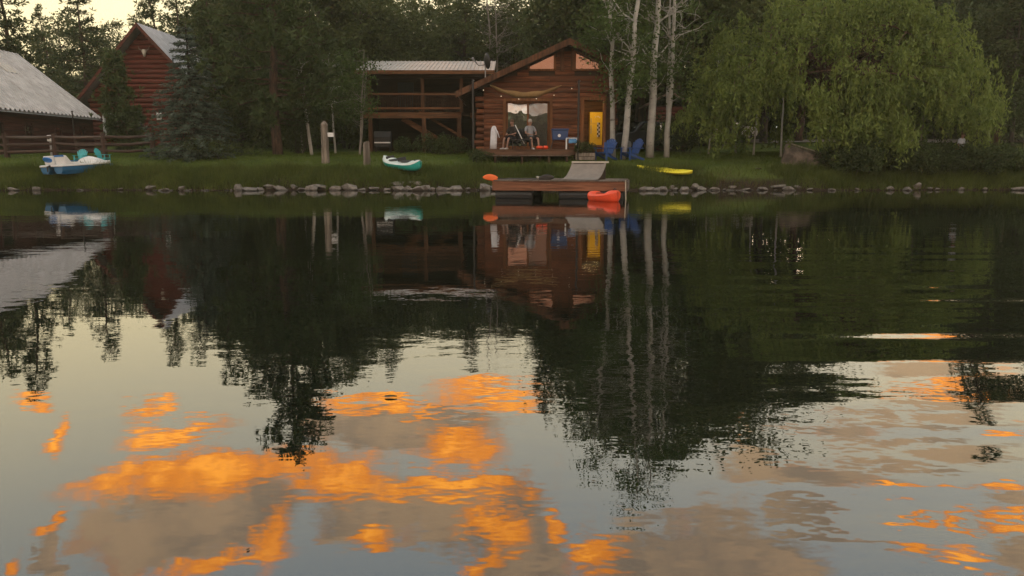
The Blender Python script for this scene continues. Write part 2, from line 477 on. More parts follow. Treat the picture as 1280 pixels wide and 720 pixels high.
def thing(name, loc, label, cat, group=None, rz=0, absolute=False):
    o = bpy.data.objects.new(name, None); col.objects.link(o)
    o.location = loc; o.rotation_euler = (0, 0, rz); o.empty_display_size = .3
    if absolute: o['_abs'] = 1; o['_org'] = list(loc)
    return tag(o, label, cat, group)
def copy_tree(o, parent=None):
    c = o.copy(); col.objects.link(c); c.parent = parent
    for ch in list(o.children): copy_tree(ch, c)
    return c
def fast_mesh(name, V, F, mat, parent=None, smooth=False):
    """V (n,3), F (m,k) numpy"""
    me = bpy.data.meshes.new(name); k = F.shape[1]
    me.vertices.add(len(V)); me.vertices.foreach_set('co', V.astype(np.float32).ravel())
    me.loops.add(F.size); me.loops.foreach_set('vertex_index', F.astype(np.int32).ravel())
    me.polygons.add(len(F)); me.polygons.foreach_set('loop_start', np.arange(0, F.size, k, dtype=np.int32))
    if smooth: me.polygons.foreach_set('use_smooth', np.ones(len(F), dtype=bool))
    me.update(calc_edges=True); me.materials.append(M[mat])
    o = bpy.data.objects.new(name, me); col.objects.link(o)
    if parent is not None: o.parent = parent
    return o

# ------------------------------------------------------------------ terrain
def shoreY(x): return 31.55 + .18 * math.sin(x * .7 + 1) + .10 * math.sin(x * 1.9) + .012 * max(x - 8, 0) ** 1.2
PROF_D = [-400, -12, -3, -.5, 0, .35, .8, 1.5, 3, 5, 8, 12, 24, 40, 90, 200, 420]
PROF_Z = [-2.2, -2.2, -1.0, -.22, 0, .28, .55, .84, 1.14, 1.38, 1.52, 1.68, 2.5, 3.6, 9, 24, 46]
def gz(x, y):
    d = y - shoreY(x)
    z = float(np.interp(d, PROF_D, PROF_Z))
    if d > .5: z += .05 * math.sin(x * .9 + y * .5) * min(d - .5, 1) * .6
    if d > 40: z += 2.0 * math.sin(x * .03 + 1.3) * min((d - 40) / 60, 1)
    return z
xs = sorted(set([-400, -300, -200, -140, -100, -75, -60] + [round(-50 + .5 * i, 2) for i in range(201)] + [60, 75, 100, 140, 200, 300, 400]))
ys = [20, 24, 27, 29] + [round(30 + .15 * i, 3) for i in range(31)] + [round(35 + .5 * i, 2) for i in range(30)] + [50 + 1.5 * i for i in range(14)] + [72, 76, 82, 90, 100, 115, 135, 170, 220, 290, 380, 450]
V = np.array([(x, y, gz(x, y)) for y in ys for x in xs]); nx = len(xs)
F = np.array([(j * nx + i, j * nx + i + 1, (j + 1) * nx + i + 1, (j + 1) * nx + i) for j in range(len(ys) - 1) for i in range(nx - 1)])
tag(fast_mesh('ground', V, F, 'ground', smooth=True), kind='structure')
mb = MB(); mb.add([(-400, -200, 0), (400, -200, 0), (400, 60, 0), (-400, 60, 0)], [(0, 1, 2, 3)])
tag(mb.build('water', 'water'), kind='structure')
# gravel road crossing behind the trees on the right
mb = MB(); rx = [6 + i for i in range(50)]
rings = [[(x, y, gz(x, y) + .06) for x in rx] for y in (53.5, 55, 56.5, 58)]
mb.loft(rings, closed=False); tag(mb.build('road', 'road', smooth=True), kind='structure')

# ------------------------------------------------------------------ log cabin
CY = 37.0
PK_X, PK_Z, SLOPE = 2.64, 6.62, .452
def roofz(x): return PK_Z - SLOPE * abs(x - PK_X)
WX0, WX1 = -1.34, 4.95
cab = thing('log_cabin', (1.8, CY, 1.5), 'brown plank cabin with gable windows, glass doors and an open lit doorway', 'house', absolute=True)
SL = (-.31, 1.80, 1.75, 3.98)         # sliding door hole
DR = (3.42, 4.32, 1.92, 4.02)         # open doorway hole
WL = (.79, 2.02, 5.40, 5.66, 6.22)    # gable windows: x0 x1 sill, top at x0, top at x1
WR = (2.95, 4.16, 5.40, 6.28, 5.74)
holes = [(SL[0], SL[1], SL[2], SL[3], SL[3]), (DR[0], DR[1], DR[2], DR[3], DR[3]), WL, WR]
def gable_wall(x0, x1, zb, topf, holes, y0, y1, name, mat, parent, extra=()):
    br = sorted(set([x0, x1] + [h[0] for h in holes] + [h[1] for h in holes] + [e for e in extra if x0 < e < x1]))
    mb = MB()
    for a, c in zip(br[:-1], br[1:]):
        cur = (zb, zb)
        for h in sorted([h for h in holes if h[0] <= a + 1e-6 and h[1] >= c - 1e-6], key=lambda q: q[2]):
            mb.prism([(a, cur[0]), (c, cur[1]), (c, h[2]), (a, h[2])], 1, y0, y1)
            f = lambda x: h[3] + (h[4] - h[3]) * (x - h[0]) / (h[1] - h[0])
            cur = (f(a), f(c))
        mb.prism([(a, cur[0]), (c, cur[1]), (c, topf(c)), (a, topf(a))], 1, y0, y1)
    return mb.build(name, mat, parent)
gable_wall(WX0, WX1, 1.3, lambda x: roofz(x) - .12, holes, CY, CY + .15, 'wall', 'dark_wood', cab, extra=(PK_X,))
# planks on the front, each a board of its own
z = 1.62; row = 0
while z < 6.5:
    h = random.choice((.21, .24, .26, .29)); z1 = z + h - .018
    zt = z1 + .13
    xa = max(WX0, PK_X - (PK_Z - zt) / SLOPE); xb = min(WX1, PK_X + (PK_Z - zt) / SLOPE)
    if xb - xa < .4: break
    segs = [(xa, xb)]
    for hh_ in holes:
        if z1 > hh_[2] - .02 and z < max(hh_[3], hh_[4]) + .02:
            ns = []
            for a, c in segs:
                if hh_[1] <= a or hh_[0] >= c: ns.append((a, c)); continue
                if hh_[0] - a > .12: ns.append((a, hh_[0]))
                if c - hh_[1] > .12: ns.append((hh_[1], c))
            segs = ns
    for a, c in segs:
        cuts = [a]
        while c - cuts[-1] > 3.6: cuts.append(cuts[-1] + random.uniform(1.6, 2.8))
        cuts.append(c)
        for p, q in zip(cuts[:-1], cuts[1:]):
            pr = random.uniform(.035, .085); e = random.uniform(-.05, .10) if q == WX1 else (-.006)
            MB().prism([(CY - pr, z + .004), (CY - pr - .012, z + h * .45), (CY - pr * .55, z1), (CY - .003, z1), (CY - .003, z)], 0, p + .003, q + e).build('plank', 'cabin_plank', cab)
    z += h; row += 1
# corner log ends at the left
for i in range(9):
    zz = 1.75 + i * .29
    MB().tube([(WX0 - .32 - random.uniform(0, .15), CY + .02, zz), (WX0 - .006, CY + .02, zz)], .12, 8).build('log_end', 'cabin_plank', cab)
# side and back walls
wl = MB(); wl.box(WX0, WX0 + .15, CY + .153, 46, 1.3, roofz(WX0) - .12); wl.box(WX1 - .15, WX1, CY + .153, 46, 1.3, roofz(WX1) - .12)
wl.prism([(WX0 + .153, 1.3), (WX1 - .153, 1.3), (WX1 - .153, roofz(WX1) - .1), (PK_X, PK_Z - .12), (WX0 + .153, roofz(WX0) - .1)], 1, 45.85, 45.98)
wl.build('side_wall', 'cabin_plank', cab)
# roof slopes with barge boards
EL, ER = -2.62, 5.35
for s, xe in ((-1, EL), (1, ER)):
    nrmx, nrmz = SLOPE * s * .14 * .9, .14 * .9
    rf = MB().prism([(PK_X, PK_Z), (xe, roofz(xe)), (xe, roofz(xe) + .12), (PK_X, PK_Z + .12)], 1, 36.35, 46.6).build('roof', 'roof_cabin', cab)
    MB().prism([(PK_X, PK_Z - .17), (xe, roofz(xe) - .17), (xe, roofz(xe) + .125), (PK_X, PK_Z + .125)], 1, 36.29, 36.345).build('barge_board', 'cabin_trim', rf)
    for k in range(11):
        yy = 36.9 + k * .92
        MB().beam((PK_X + s * .12, yy, PK_Z - .14 - .12 * SLOPE), (xe - s * .12, yy, roofz(xe) - .14 + .12 * SLOPE), .07, .13).build('rafter', 'dark_wood', rf)
# gable windows
for W in (WL, WR):
    wi = MB().prism([(W[0] + .02, W[2] + .02), (W[1] - .02, W[2] + .02), (W[1] - .02, W[4] - .02), (W[0] + .02, W[3] - .02)], 1, CY + .02, CY + .05).build('window', 'glass', cab)
    fb = MB()
    pts = [(W[0], W[2]), (W[1], W[2]), (W[1], W[4]), (W[0], W[3])]
    for i in range(4):
        p, q = pts[i], pts[(i + 1) % 4]
        fb.beam((p[0], CY - .06, p[1]), (q[0], CY - .06, q[1]), .10 if i % 2 else .09, .10, up=(0, 1, 0))
    fb.build('window_frame', 'door_wood', wi)
# king post between gable windows and door casings
MB().box(2.26, 2.44, CY - .14, CY - .096, 5.35, 6.36).build('post', 'cabin_trim', cab)
MB().box(2.76, 2.88, CY - .14, CY - .096, 5.35, 6.36).build('post', 'cabin_trim', cab)
sd_ = MB(); sd_.box(SL[0] - .12, SL[0] + .02, CY - .12, CY - .0, SL[2] - .05, SL[3] + .12); sd_.box(SL[1] - .02, SL[1] + .12, CY - .12, CY, SL[2] - .05, SL[3] + .12)
sd_.box(SL[0] + .023, SL[1] - .023, CY - .118, CY, SL[3] - .02, SL[3] + .12); sd_.box(SL[0] + .023, SL[1] - .023, CY - .118, CY, SL[2] - .05, SL[2] + .05)
slo = sd_.build('sliding_door', 'door_wood', cab)
mid = (SL[0] + SL[1]) / 2
for a, c, gl in ((SL[0] + .03, mid + .05, 'glass'), (mid - .02, SL[1] - .03, 'glass_dim')):
    yo = 0 if gl == 'glass' else .05
    MB().box(a + .085, c - .085, CY + .03 + yo, CY + .045 + yo, SL[2] + .14, SL[3] - .11).build('pane', gl, slo)
    fb = MB(); z0, z1 = SL[2] + .053, SL[3] - .023
    fb.box(a, a + .082, CY + .005 + yo, CY + .05 + yo, z0, z1); fb.box(c - .082, c, CY + .005 + yo, CY + .05 + yo, z0, z1)
    fb.box(a + .084, c - .084, CY + .005 + yo, CY + .05 + yo, z1 - .085, z1); fb.box(a + .084, c - .084, CY + .005 + yo, CY + .05 + yo, z0, z0 + .085)
    fb.build('door_frame', 'door_wood', slo)
dc = MB(); dc.box(DR[0] - .17, DR[0], CY - .12, CY + .14, DR[2] - .3, DR[3] + .12); dc.box(DR[1], DR[1] + .13, CY - .12, CY + .14, DR[2] - .3, DR[3] + .12)
dc.box(DR[0] + .003, DR[1] - .003, CY - .12, CY + .14, DR[3], DR[3] + .12); dc.box(DR[0] + .003, DR[1] - .003, CY - .12, CY + .3, DR[2] - .08, DR[2])
dc.build('doorway_frame', 'door_wood', cab)
MB().box(4.47, 4.80, CY - .17, CY - .12, 1.6, 4.35).build('door_leaf', 'dark_wood', cab)
rm = MB(); rm.box(2.2, 5.0 - .2, 39.6, 39.7, 1.5, 4.5); rm.box(2.1, 2.2, CY + .16, 39.6, 1.5, 4.5)
rm.box(4.78 - .15, 4.78, CY + .16, 39.59, 1.5, 4.4); rm.box(2.2, 4.62, CY + .16, 39.59, 1.80, 1.9); rm.box(2.2, 4.62, CY + .16, 39.59, 4.13, 4.2)
rm.build('room_lining', 'room_wood', cab)
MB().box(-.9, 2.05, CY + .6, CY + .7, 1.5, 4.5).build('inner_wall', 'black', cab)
# shelf and small things on the wall
sh = MB(); sh.box(1.98, 2.95, CY - .22, CY - .09, 3.12, 3.16); sh.build('shelf', 'cabin_trim', cab)
# lamp inside, over the doorway
lm = tag(MB().box(3.45, 4.25, 37.32, 37.44, 4.06, 4.10).build('strip_lamp', 'lamp'), 'glowing warm strip lamp under the ceiling inside open doorway', 'lamp')
# refrigerator
fr_ = thing('refrigerator', (4.22, 38.9, 1.9), 'yellow refrigerator with top freezer standing inside open cabin doorway', 'refrigerator')
MB().box(-.36, .36, -.27, .33, 0, 1.66).build('body', 'fridge_yellow', fr_)
fd = MB().box(-.355, .355, -.335, -.275, .06, 1.08).build('door', 'fridge_yellow', fr_, bevel=.012); ff = MB().box(-.355, .355, -.335, -.275, 1.10, 1.655).build('freezer_door', 'fridge_yellow', fr_, bevel=.012)
MB().box(-.31, -.28, -.38, -.337, .62, 1.02).build('handle', 'galv', fd); MB().box(-.31, -.28, -.38, -.337, 1.16, 1.36).build('handle', 'galv', ff)
for k, (mx_, mz_) in enumerate(((-.1, 1.4), (.02, 1.42), (.1, 1.38))): MB().box(mx_, mx_ + .05, -.342, -.336, mz_, mz_ + .05).build('magnet', 'white_paint', ff)
tw = thing('checked_towel', (4.22, 38.5, 2.35), 'black and white checked towel hanging on yellow refrigerator door', 'towel')
for i in range(7):
    for j in range(2):
        MB().box(j * .07, j * .07 + .069, -.01, .0, i * .1, i * .1 + .099).build('check', 'black' if (i + j) % 2 else 'white_cloth', tw)

# satellite dish on the cabin's left slope
dish = thing('satellite_dish', (X_(607, 36.6), 36.6, roofz(X_(607, 36.6)) + .12), 'dark satellite dish on a short mast at the cabin roof edge', 'satellite dish')
db = MB(); rings = []
for j in range(5):
    rr = .36 * j / 4 + .01
    rings.append([(rr * math.cos(2 * math.pi * k / 16) * .9, .28 * (rr / .36) ** 2 * .45, rr * math.sin(2 * math.pi * k / 16)) for k in range(16)])
db.loft(rings)
dd = db.build('reflector', 'dark_metal', dish, smooth=True); dd.location = (-.02, -.12, .75); dd.rotation_euler = (R(10), R(20), R(-60))
MB().tube([(0, 0, 0), (0, 0, .45), (-.02, -.08, .75)], .03, 7).build('mast', 'galv', dish)
MB().tube([(0, -.05, .6), (-.3, -.2, .55), (-.52, -.3, .78)], .018, 6).build('feed_arm', 'dark_metal', dish)
MB().tube([(-.5, -.28, .74), (-.58, -.34, .88)], [.05, .06], 8).build('feed_horn', 'galv', dish)

# deck in front of the cabin
DZ = 1.70
dk = thing('wooden_deck', (1.0, 35.7, 1.4), 'low wooden deck with a long front step before the cabin', 'deck', absolute=True)
y = 34.7
while y < 36.85:
    MB().box(-1.55, 2.95 + random.uniform(-.02, .02), y, y + .13, DZ - .04, DZ + random.uniform(-.003, .003)).build('board', 'deck_board', dk); y += .138
MB().box(-1.5, 2.92, 34.72, 34.77, DZ - .24, DZ - .043).build('fascia', 'deck_board', dk)
MB().box(-1.0, 2.6, 34.38, 34.68, 1.40, 1.45).build('step', 'dock_plank', dk)
for xx in (-.8, .4, 1.6, 2.4): MB().box(xx, xx + .1, 34.42, 34.64, 1.0, 1.397).build('step_support', 'dark_wood', dk)
for xx in (-1.4, -.2, 1.2, 2.8):
    for yy in (34.9, 36.4): MB().box(xx, xx + .1, yy, yy + .1, 1.0, DZ - .045).build('pier', 'dark_wood', dk)

# shade cloth on two poles with a string of bulbs
PX1, PX2, PY = X_(592, 35), X_(722, 35), 34.6
for px_, zt, lab in ((PX1, 4.75, 'thin dark pole holding the shade cloth near the porch stairs'), (PX2, 4.72, 'thin dark pole holding the shade cloth beside the doorway')):
    t_ = thing('shade_pole', (px_, PY, 1.2), lab, 'pole')
    MB().tube([(0, 0, -.2), (0, 0, zt - 1.2)], .045, 8).build('pole', 'dark_metal', t_)
    MB().tube([(-.05, 0, zt - 1.3), (.07, 0, zt - 1.25)], .015, 6).build('hook', 'galv', t_)
rings = []
for i in range(25):
    u = i / 24; x = PX1 + .75 + (PX2 - PX1 - 1.5) * u; sag = .30 * (1 - (2 * u - 1) ** 2)
    rings.append([(x, PY + .10 + .35 * v, 4.50 - sag - .26 * (1 - (2 * u - 1) ** 2) * math.sin(v * math.pi) + .02 * math.sin(u * 23 + v * 5)) for v in (0, .25, .5, .75, 1)])
mb = MB().loft(rings, closed=False)
sc = mb.build('shade_cloth', 'tan_cloth', smooth=True); sc.modifiers.new('thick', 'SOLIDIFY').thickness = .012
tag(sc, 'tan shade cloth sagging between two poles across the cabin front', 'shade cloth')
sl_ = thing('string_lights', (PX1, PY, 4.6), 'string of small bulbs strung below the sagging tan shade cloth', 'string lights')
pts = [((PX2 - PX1) * i / 30, .02, -.05 - .62 * (1 - (2 * i / 30 - 1) ** 2)) for i in range(31)]
MB().tube(pts, .008, 4).build('cable', 'black', sl_)
for i in range(3, 30, 5):
    p = pts[i]; MB().ball((p[0], p[1], p[2] - .05), .022, 8, 6).build('bulb', 'bulb', sl_, smooth=True)

# ------------------------------------------------------------------ two-storey porch
QY = 41.0
QX0, QX1 = X_(458, QY), X_(600, QY)
FZ, EZ = 3.54, 5.64
pb = thing('porch_building', (-4.8, QY, 1.5), 'two-storey brown wooden porch with pale metal roof, railing and stairs', 'porch', absolute=True)
rib = []
xa, xb, n = QX0 - .45, -.9, 34
for i in range(n):
    x = xa + (xb - xa) * i / n; w = (xb - xa) / n
    rib += [(x, 0), (x + w * .7, 0), (x + w * .78, .035), (x + w * .92, .035)]
rib.append((xb, 0))
rings = [[(p[0], yy, zz + p[1]) for p in rib] for (yy, zz) in ((QY - .6, EZ + .10), (44.6, EZ + 1.08))]
rings2 = [[(p[0], yy, zz - .05) for p in rib] for (yy, zz) in ((QY - .6, EZ + .10), (44.6, EZ + 1.08))]
MB().loft(rings, closed=False).loft(rings2, closed=False).build('roof', 'roof_porch', pb)
MB().box(xa, xb, QY - .64, QY - .602, EZ - .06, EZ + .13).build('fascia', 'beam_x', pb)
MB().box(QX0, -1.4, QY - .1, QY + .08, EZ - .22, EZ - .02).build('roof_beam', 'dark_wood', pb)
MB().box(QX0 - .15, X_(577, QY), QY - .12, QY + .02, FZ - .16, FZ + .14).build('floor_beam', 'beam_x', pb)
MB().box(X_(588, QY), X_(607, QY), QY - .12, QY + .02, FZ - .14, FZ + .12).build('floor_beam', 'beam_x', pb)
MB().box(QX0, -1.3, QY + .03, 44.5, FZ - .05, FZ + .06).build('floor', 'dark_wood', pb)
for px_ in (463, 530, 574, 599):
    x = X_(px_, QY); MB().box(x - .11, x + .11, QY - .09, QY + .019, 1.2, FZ - .163).build('post', 'beam_z', pb)
for px_ in (463, 529, 577):
    x = X_(px_, QY); MB().box(x - .09, x + .09, QY - .07, QY + .019, FZ + .143, EZ - .223).build('post', 'beam_z', pb)
for zz, hh_ in ((FZ + .30, .10), (FZ + 1.02, .12)):
    MB().box(QX0 + .12, X_(576, QY), QY - .11, QY - .075, zz, zz + hh_).build('rail', 'beam_x', pb)
x = QX0 + .25
while x < X_(575, QY):
    MB().box(x, x + .035, QY - .068, QY - .035, FZ + .2, FZ + 1.05).build('baluster', 'dark_wood', pb); x += .125
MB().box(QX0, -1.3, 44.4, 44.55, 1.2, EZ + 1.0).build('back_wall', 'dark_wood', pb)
MB().box(QX0 - .02, QX0 + .06, QY + .6, 44.39, 1.2, EZ - .03).build('side_wall', 'dark_wood', pb)
MB().box(QX0 + 1.2, QX0 + 2.1, 44.34, 44.397, FZ + .1, FZ + 2.0).build('back_door', 'black', pb)
st = thing('staircase', (X_(575, QY), QY + .7, 1.4), 'wooden open staircase rising under the two-storey porch', 'stairs', absolute=True)
a_, b_ = (X_(505, QY + 1), FZ - .15), (X_(578, QY + 1), 1.75)
for yy in (QY + .35, QY + 1.35): MB().beam((a_[0], yy, a_[1]), (b_[0], yy, b_[1] - .2), .05, .26).build('stringer', 'beam_x', st)
for i in range(9):
    u = (i + .6) / 9.3; x = a_[0] + (b_[0] - a_[0]) * u; zz = a_[1] + (b_[1] - .2 - a_[1]) * u + .05
    MB().box(x - .15, x + .13, QY + .38, QY + 1.32, zz, zz + .045).build('tread', 'deck_board', st)
MB().beam((a_[0] + .9, QY + .3, a_[1] + .35), (b_[0] + .25, QY + .3, b_[1] + .55), .06, .12).build('handrail', 'beam_x', st)
# things under the porch
gr = thing('grill_cart', (X_(478, 40.2), 40.2, gz(X_(478, 40.2), 40.2)), 'black grill cart with pale front handle under the porch', 'grill')
MB().box(-.42, .42, -.25, .25, .30, .82).build('cabinet', 'black', gr, bevel=.02)
MB().box(-.40, .44, -.31, -.27, .50, .56).build('handle', 'white_paint', gr)
MB().prism([(-.25, .82), (.25, .82), (.22, 1.02), (.05, 1.12), (-.15, 1.08)], 0, -.43, .43).build('lid', 'black', gr)
for sx_ in (-.38, .38):
    for sy_ in (-.2, .2): MB().tube([(sx_, sy_, 0), (sx_, sy_, .3)], .025, 6).build('leg', 'dark_metal', gr)

# ------------------------------------------------------------------ barn on the left
bn = thing('barn', (-30, 43, 1.5), 'dark red-brown boarded barn with a broad grey metal roof', 'barn', absolute=True)
BW, BY0, BY1, BEZ, BRX, BRZ = -25.75, 36.8, 48.0, 4.05, -30.1, 7.50
bs = (BRZ - BEZ) / (BW - BRX)
def broof(x): return BRZ - bs * abs(x - BRX)
MB().prism([(BW, .8), (BW, BEZ - .05), (BRX, BRZ - .15), (2 * BRX - BW, BEZ - .05), (2 * BRX - BW, .8)], 1, BY0 + .3, BY1 - .35).build('wall', 'barn_trim', bn)
for s in (1, -1):
    xe = BRX + s * (BW - BRX + .45); n = 30; rib = []
    for i in range(n):
        yy = BY0 + (BY1 - BY0) * i / n; w = (BY1 - BY0) / n
        rib += [(yy, 0), (yy + w * .45, 0), (yy + w * .55, .10), (yy + w * .8, .10)]
    rib.append((BY1, 0))
    cs = [(BRX, BRZ), ((BRX + xe) / 2, broof((BRX + xe) / 2) - .03), (xe, broof(xe))]
    m1 = MB().loft([[(q[0], p[0], q[1] + p[1]) for p in rib] for q in cs], closed=False)
    m1.loft([[(q[0], p[0], q[1] - .09) for p in rib] for q in cs], closed=False)
    rf = m1.build('roof', 'roof_grey', bn)
    MB().beam((BRX, BY1 - .02, BRZ - .1), (xe, BY1 - .02, broof(xe) - .1), .05, .2, up=(0, 0, 1)).build('barge_board', 'barn_trim', rf)
MB().tube([(BRX, BY0, BRZ + .02), (BRX, BY1, BRZ + .02)], .07, 6).build('ridge_cap', 'roof_grey', bn)
yp, xp = 44.6, -28.6
MB().prism([(xp - .35, broof(xp - .35) + .05), (xp + .35, broof(xp + .35) + .05), (xp + .35, broof(xp + .35) + .065), (xp - .35, broof(xp - .35) + .065)], 1, yp - .6, yp + .5).build('roof_patch', 'pale_board', bn)
wins = [(38.2, 39.2, 1.7, 3.1), (40.9, 41.6, 2.3, 3.05), (43.6, 44.3, 2.35, 3.05), (46.1, 46.7, 2.4, 3.05)]
z = 1.3
while z < BEZ - .2:
    segs = [(BY0 + .3, BY1 - .35)]
    for (a, c, z0, z1) in wins:
        if z + .2 > z0 and z < z1: segs = [q for (p, r) in segs for q in (((p, a), (c, r)) if p < a and r > c else ((p, r),))]
    for p, q in segs: MB().prism([(BW + .003, z), (BW + .05, z + .02), (BW + .035, z + .22), (BW + .003, z + .22)], 1, p, q).build('board', 'barn_board', bn)
    z += .235
for (a, c, z0, z1) in wins:
    wi = MB().box(BW + .004, BW + .02, a + .05, c - .05, z0 + .05, z1 - .05).build('window', 'glass', bn)
    fb = MB(); fb.box(BW + .003, BW + .09, a, a + .05, z0, z1); fb.box(BW + .003, BW + .09, c - .05, c, z0, z1); fb.box(BW + .003, BW + .088, a + .052, c - .052, z0, z0 + .05); fb.box(BW + .003, BW + .088, a + .052, c - .052, z1 - .05, z1)
    fb.build('frame', 'barn_trim', wi)

# ------------------------------------------------------------------ red log house
HY, HX = 50.0, X_(177, 50, 30)
HPZ, HEZ = Z_(31, 50), Z_(133, 50)
HW = HX - X_(97, 50, 130)
hs_ = (HPZ - HEZ) / HW
def hroof(x): return HPZ - hs_ * abs(x - HX)
rh = thing('red_log_house', (HX, 53, 1.8), 'steep-roofed red log house with pale metal roof behind the spruce', 'house', absolute=True)
WW = HW - .75
MB().prism([(HX - WW, 1), (HX - WW, hroof(HX - WW) - .2), (HX, HPZ - .25), (HX + WW, hroof(HX + WW) - .2), (HX + WW, 1)], 1, HY + .12, 57.5).build('wall', 'red_trim', rh)
hw = [(HX - 1.05, HX - .35, 2.6, 4.4), (HX - 2.9, HX - 2.1, 2.7, 4.1)]
z, i = 1.5, 0
while z < HPZ - .7:
    h = .30; ext = .28 if i % 2 else -.04
    zt = z + h + .25
    lim = (HPZ - zt) / hs_
    xa, xb = HX - min(WW + ext, lim), HX + min(WW + ext, lim)
    if xb - xa < .3: break
    segs = [(xa, xb)]
    for (a, c, z0, z1) in hw:
        if z + h > z0 and z < z1: segs = [q for (p, r) in segs for q in (((p, a), (c, r)) if p < a and r > c else ((p, r),))]
    for p, q in segs:
        rr = .155
        MB().tube([(p, HY + .10, z + .15), (q, HY + .10, z + .15)], rr, 8).build('log', 'red_log', rh)
    z += h; i += 1
for (a, c, z0, z1) in hw:
    wi = MB().box(a, c, HY + .09, HY + .115, z0, z1).build('window', 'glass_dim', rh)
    fb = MB(); fb.box(a - .05, a + .05, HY - .09, HY + .08, z0 - .05, z1 + .05); fb.box(c - .05, c + .05, HY - .09, HY + .08, z0 - .05, z1 + .05); fb.box(a + .053, c - .053, HY - .088, HY + .08, z1 - .05, z1 + .05); fb.box(a + .053, c - .053, HY - .088, HY + .08, z0 - .05, z0 + .05)
    fb.build('frame', 'white_paint' if a < HX - 2 else 'red_trim', wi)
for s in (-1, 1):
    xe = HX + s * HW; n = 24; rib = []
    for k in range(n):
        yy = HY - .7 + 8.6 * k / n; w = 8.6 / n
        rib += [(yy, 0), (yy + w * .75, 0), (yy + w * .82, .04), (yy + w * .93, .04)]
    rib.append((HY + 7.9, 0))
    cs = [(HX, HPZ), (xe, HEZ)]
    m1 = MB().loft([[(q[0], p[0], q[1] + p[1] + .02) for p in rib] for q in cs], closed=False)
    m1.loft([[(q[0], p[0], q[1] - .14) for p in rib] for q in cs], closed=False)
    rf = m1.build('roof', 'roof_red_house', rh)
    MB().prism([(HX, HPZ - .24), (xe, HEZ - .24), (xe, HEZ + .03), (HX, HPZ + .03)], 1, HY - .76, HY - .703).build('barge_board', 'red_trim', rf)
o = tag(MB().box(HX + .55, HX + .85, HY - .12, HY - .06, Z_(150, 50), Z_(141, 50)).box(HX + .6, HX + .8, HY - .2, HY - .121, Z_(148, 50), Z_(142, 50)).build('wall_box', 'wall_lamp'), 'small white square box mounted on the red log wall', 'wall box')
sk = thing('animal_skull', (HX + .1, HY - .15, Z_(66, 50)), 'pale horned animal skull hung high on the red gable', 'skull')
MB().loft([[(w * math.cos(a), -.03 + .09 * math.sin(a), zz) for a in [k * math.pi / 4 for k in range(8)]] for (w, zz) in ((.05, -.25), (.09, -.1), (.16, .08), (.10, .18))]).build('skull', 'pale_board', sk, smooth=True)
for s in (-1, 1): MB().tube([(s * .1, 0, .12), (s * .3, -.02, .2), (s * .36, -.02, .42)], [.04, .03, .01], 6).build('horn', 'weathered', sk)

# ------------------------------------------------------------------ log fence on the left
fe = thing('rail_fence', (-20, 36, 1.4), 'weathered brown log rail fence running in front of the barn', 'fence', absolute=True)
fposts = [(-30, 36.6), (X_(4, 36), 36.0), (X_(65, 36), 36.0), (X_(127, 36.2), 36.2), (X_(188, 36.8), 36.8)]
for i, (x, y) in enumerate(fposts):
    zb = gz(x, y); MB().tube([(x, y, zb - .2), (x + .02, y, zb + .6), (x + random.uniform(-.03, .03), y, zb + 1.12)], [.13, .125, .115], 8).build('post', 'fence_post', fe)
for (x0, y0), (x1, y1) in zip(fposts[:-1], fposts[1:]):
    for hgt in (.30, .62, .95):
        d = random.uniform(-.05, .05)
        MB().tube([(x0 + .1, y0 - .05, gz(x0, y0) + hgt + d), ((x0 + x1) / 2, (y0 + y1) / 2 - .05, gz(x0, y0) + hgt - .03), (x1 + .05, y1 - .05, gz(x1, y1) + hgt - d)], [.065, .075, .06], 7).build('rail', 'fence_rail', fe)
fe2 = thing('rail_fence', (X_(100, 40), 40, 1.5), 'short stacked plank fence panel beside the barn corner', 'fence', absolute=True)
for px_ in (92, 124):
    x = X_(px_, 40); MB().box(x - .06, x + .06, 40, 40.12, 1.2, Z_(168, 40)).build('post', 'fence_post', fe2)
for py_ in (172, 180, 187, 194): MB().box(X_(91, 40), X_(126, 40), 39.94, 39.996, Z_(py_, 40) - .09, Z_(py_, 40) + .09).build('rail', 'fence_rail', fe2)
pl = thing('utility_pole', (X_(91, 41), 41, 1.5), 'thin dark metal pole standing by the barn corner', 'pole')
MB().tube([(0, 0, -.2), (0, 0, Z_(140, 41) - 1.5)], .035, 7).build('pole', 'dark_metal', pl)
MB().box(-.04, .04, -.04, .04, Z_(140, 41) - 1.5, Z_(140, 41) - 1.44).build('cap', 'dark_metal', pl)
em = thing('meter_box', (X_(60, 38), 38, 1.5), 'pale electric meter box on a post by the barn', 'meter')
MB().box(-.05, .05, 0, .1, -.2, .85).build('post', 'galv', em); MB().box(-.09, .09, -.1, -.003, .62, .92).build('box', 'white_plastic', em, bevel=.02); MB().tube([(0, -.1, .78), (0, -.15, .78)], .06, 10).build('dial', 'glass_dim', em)

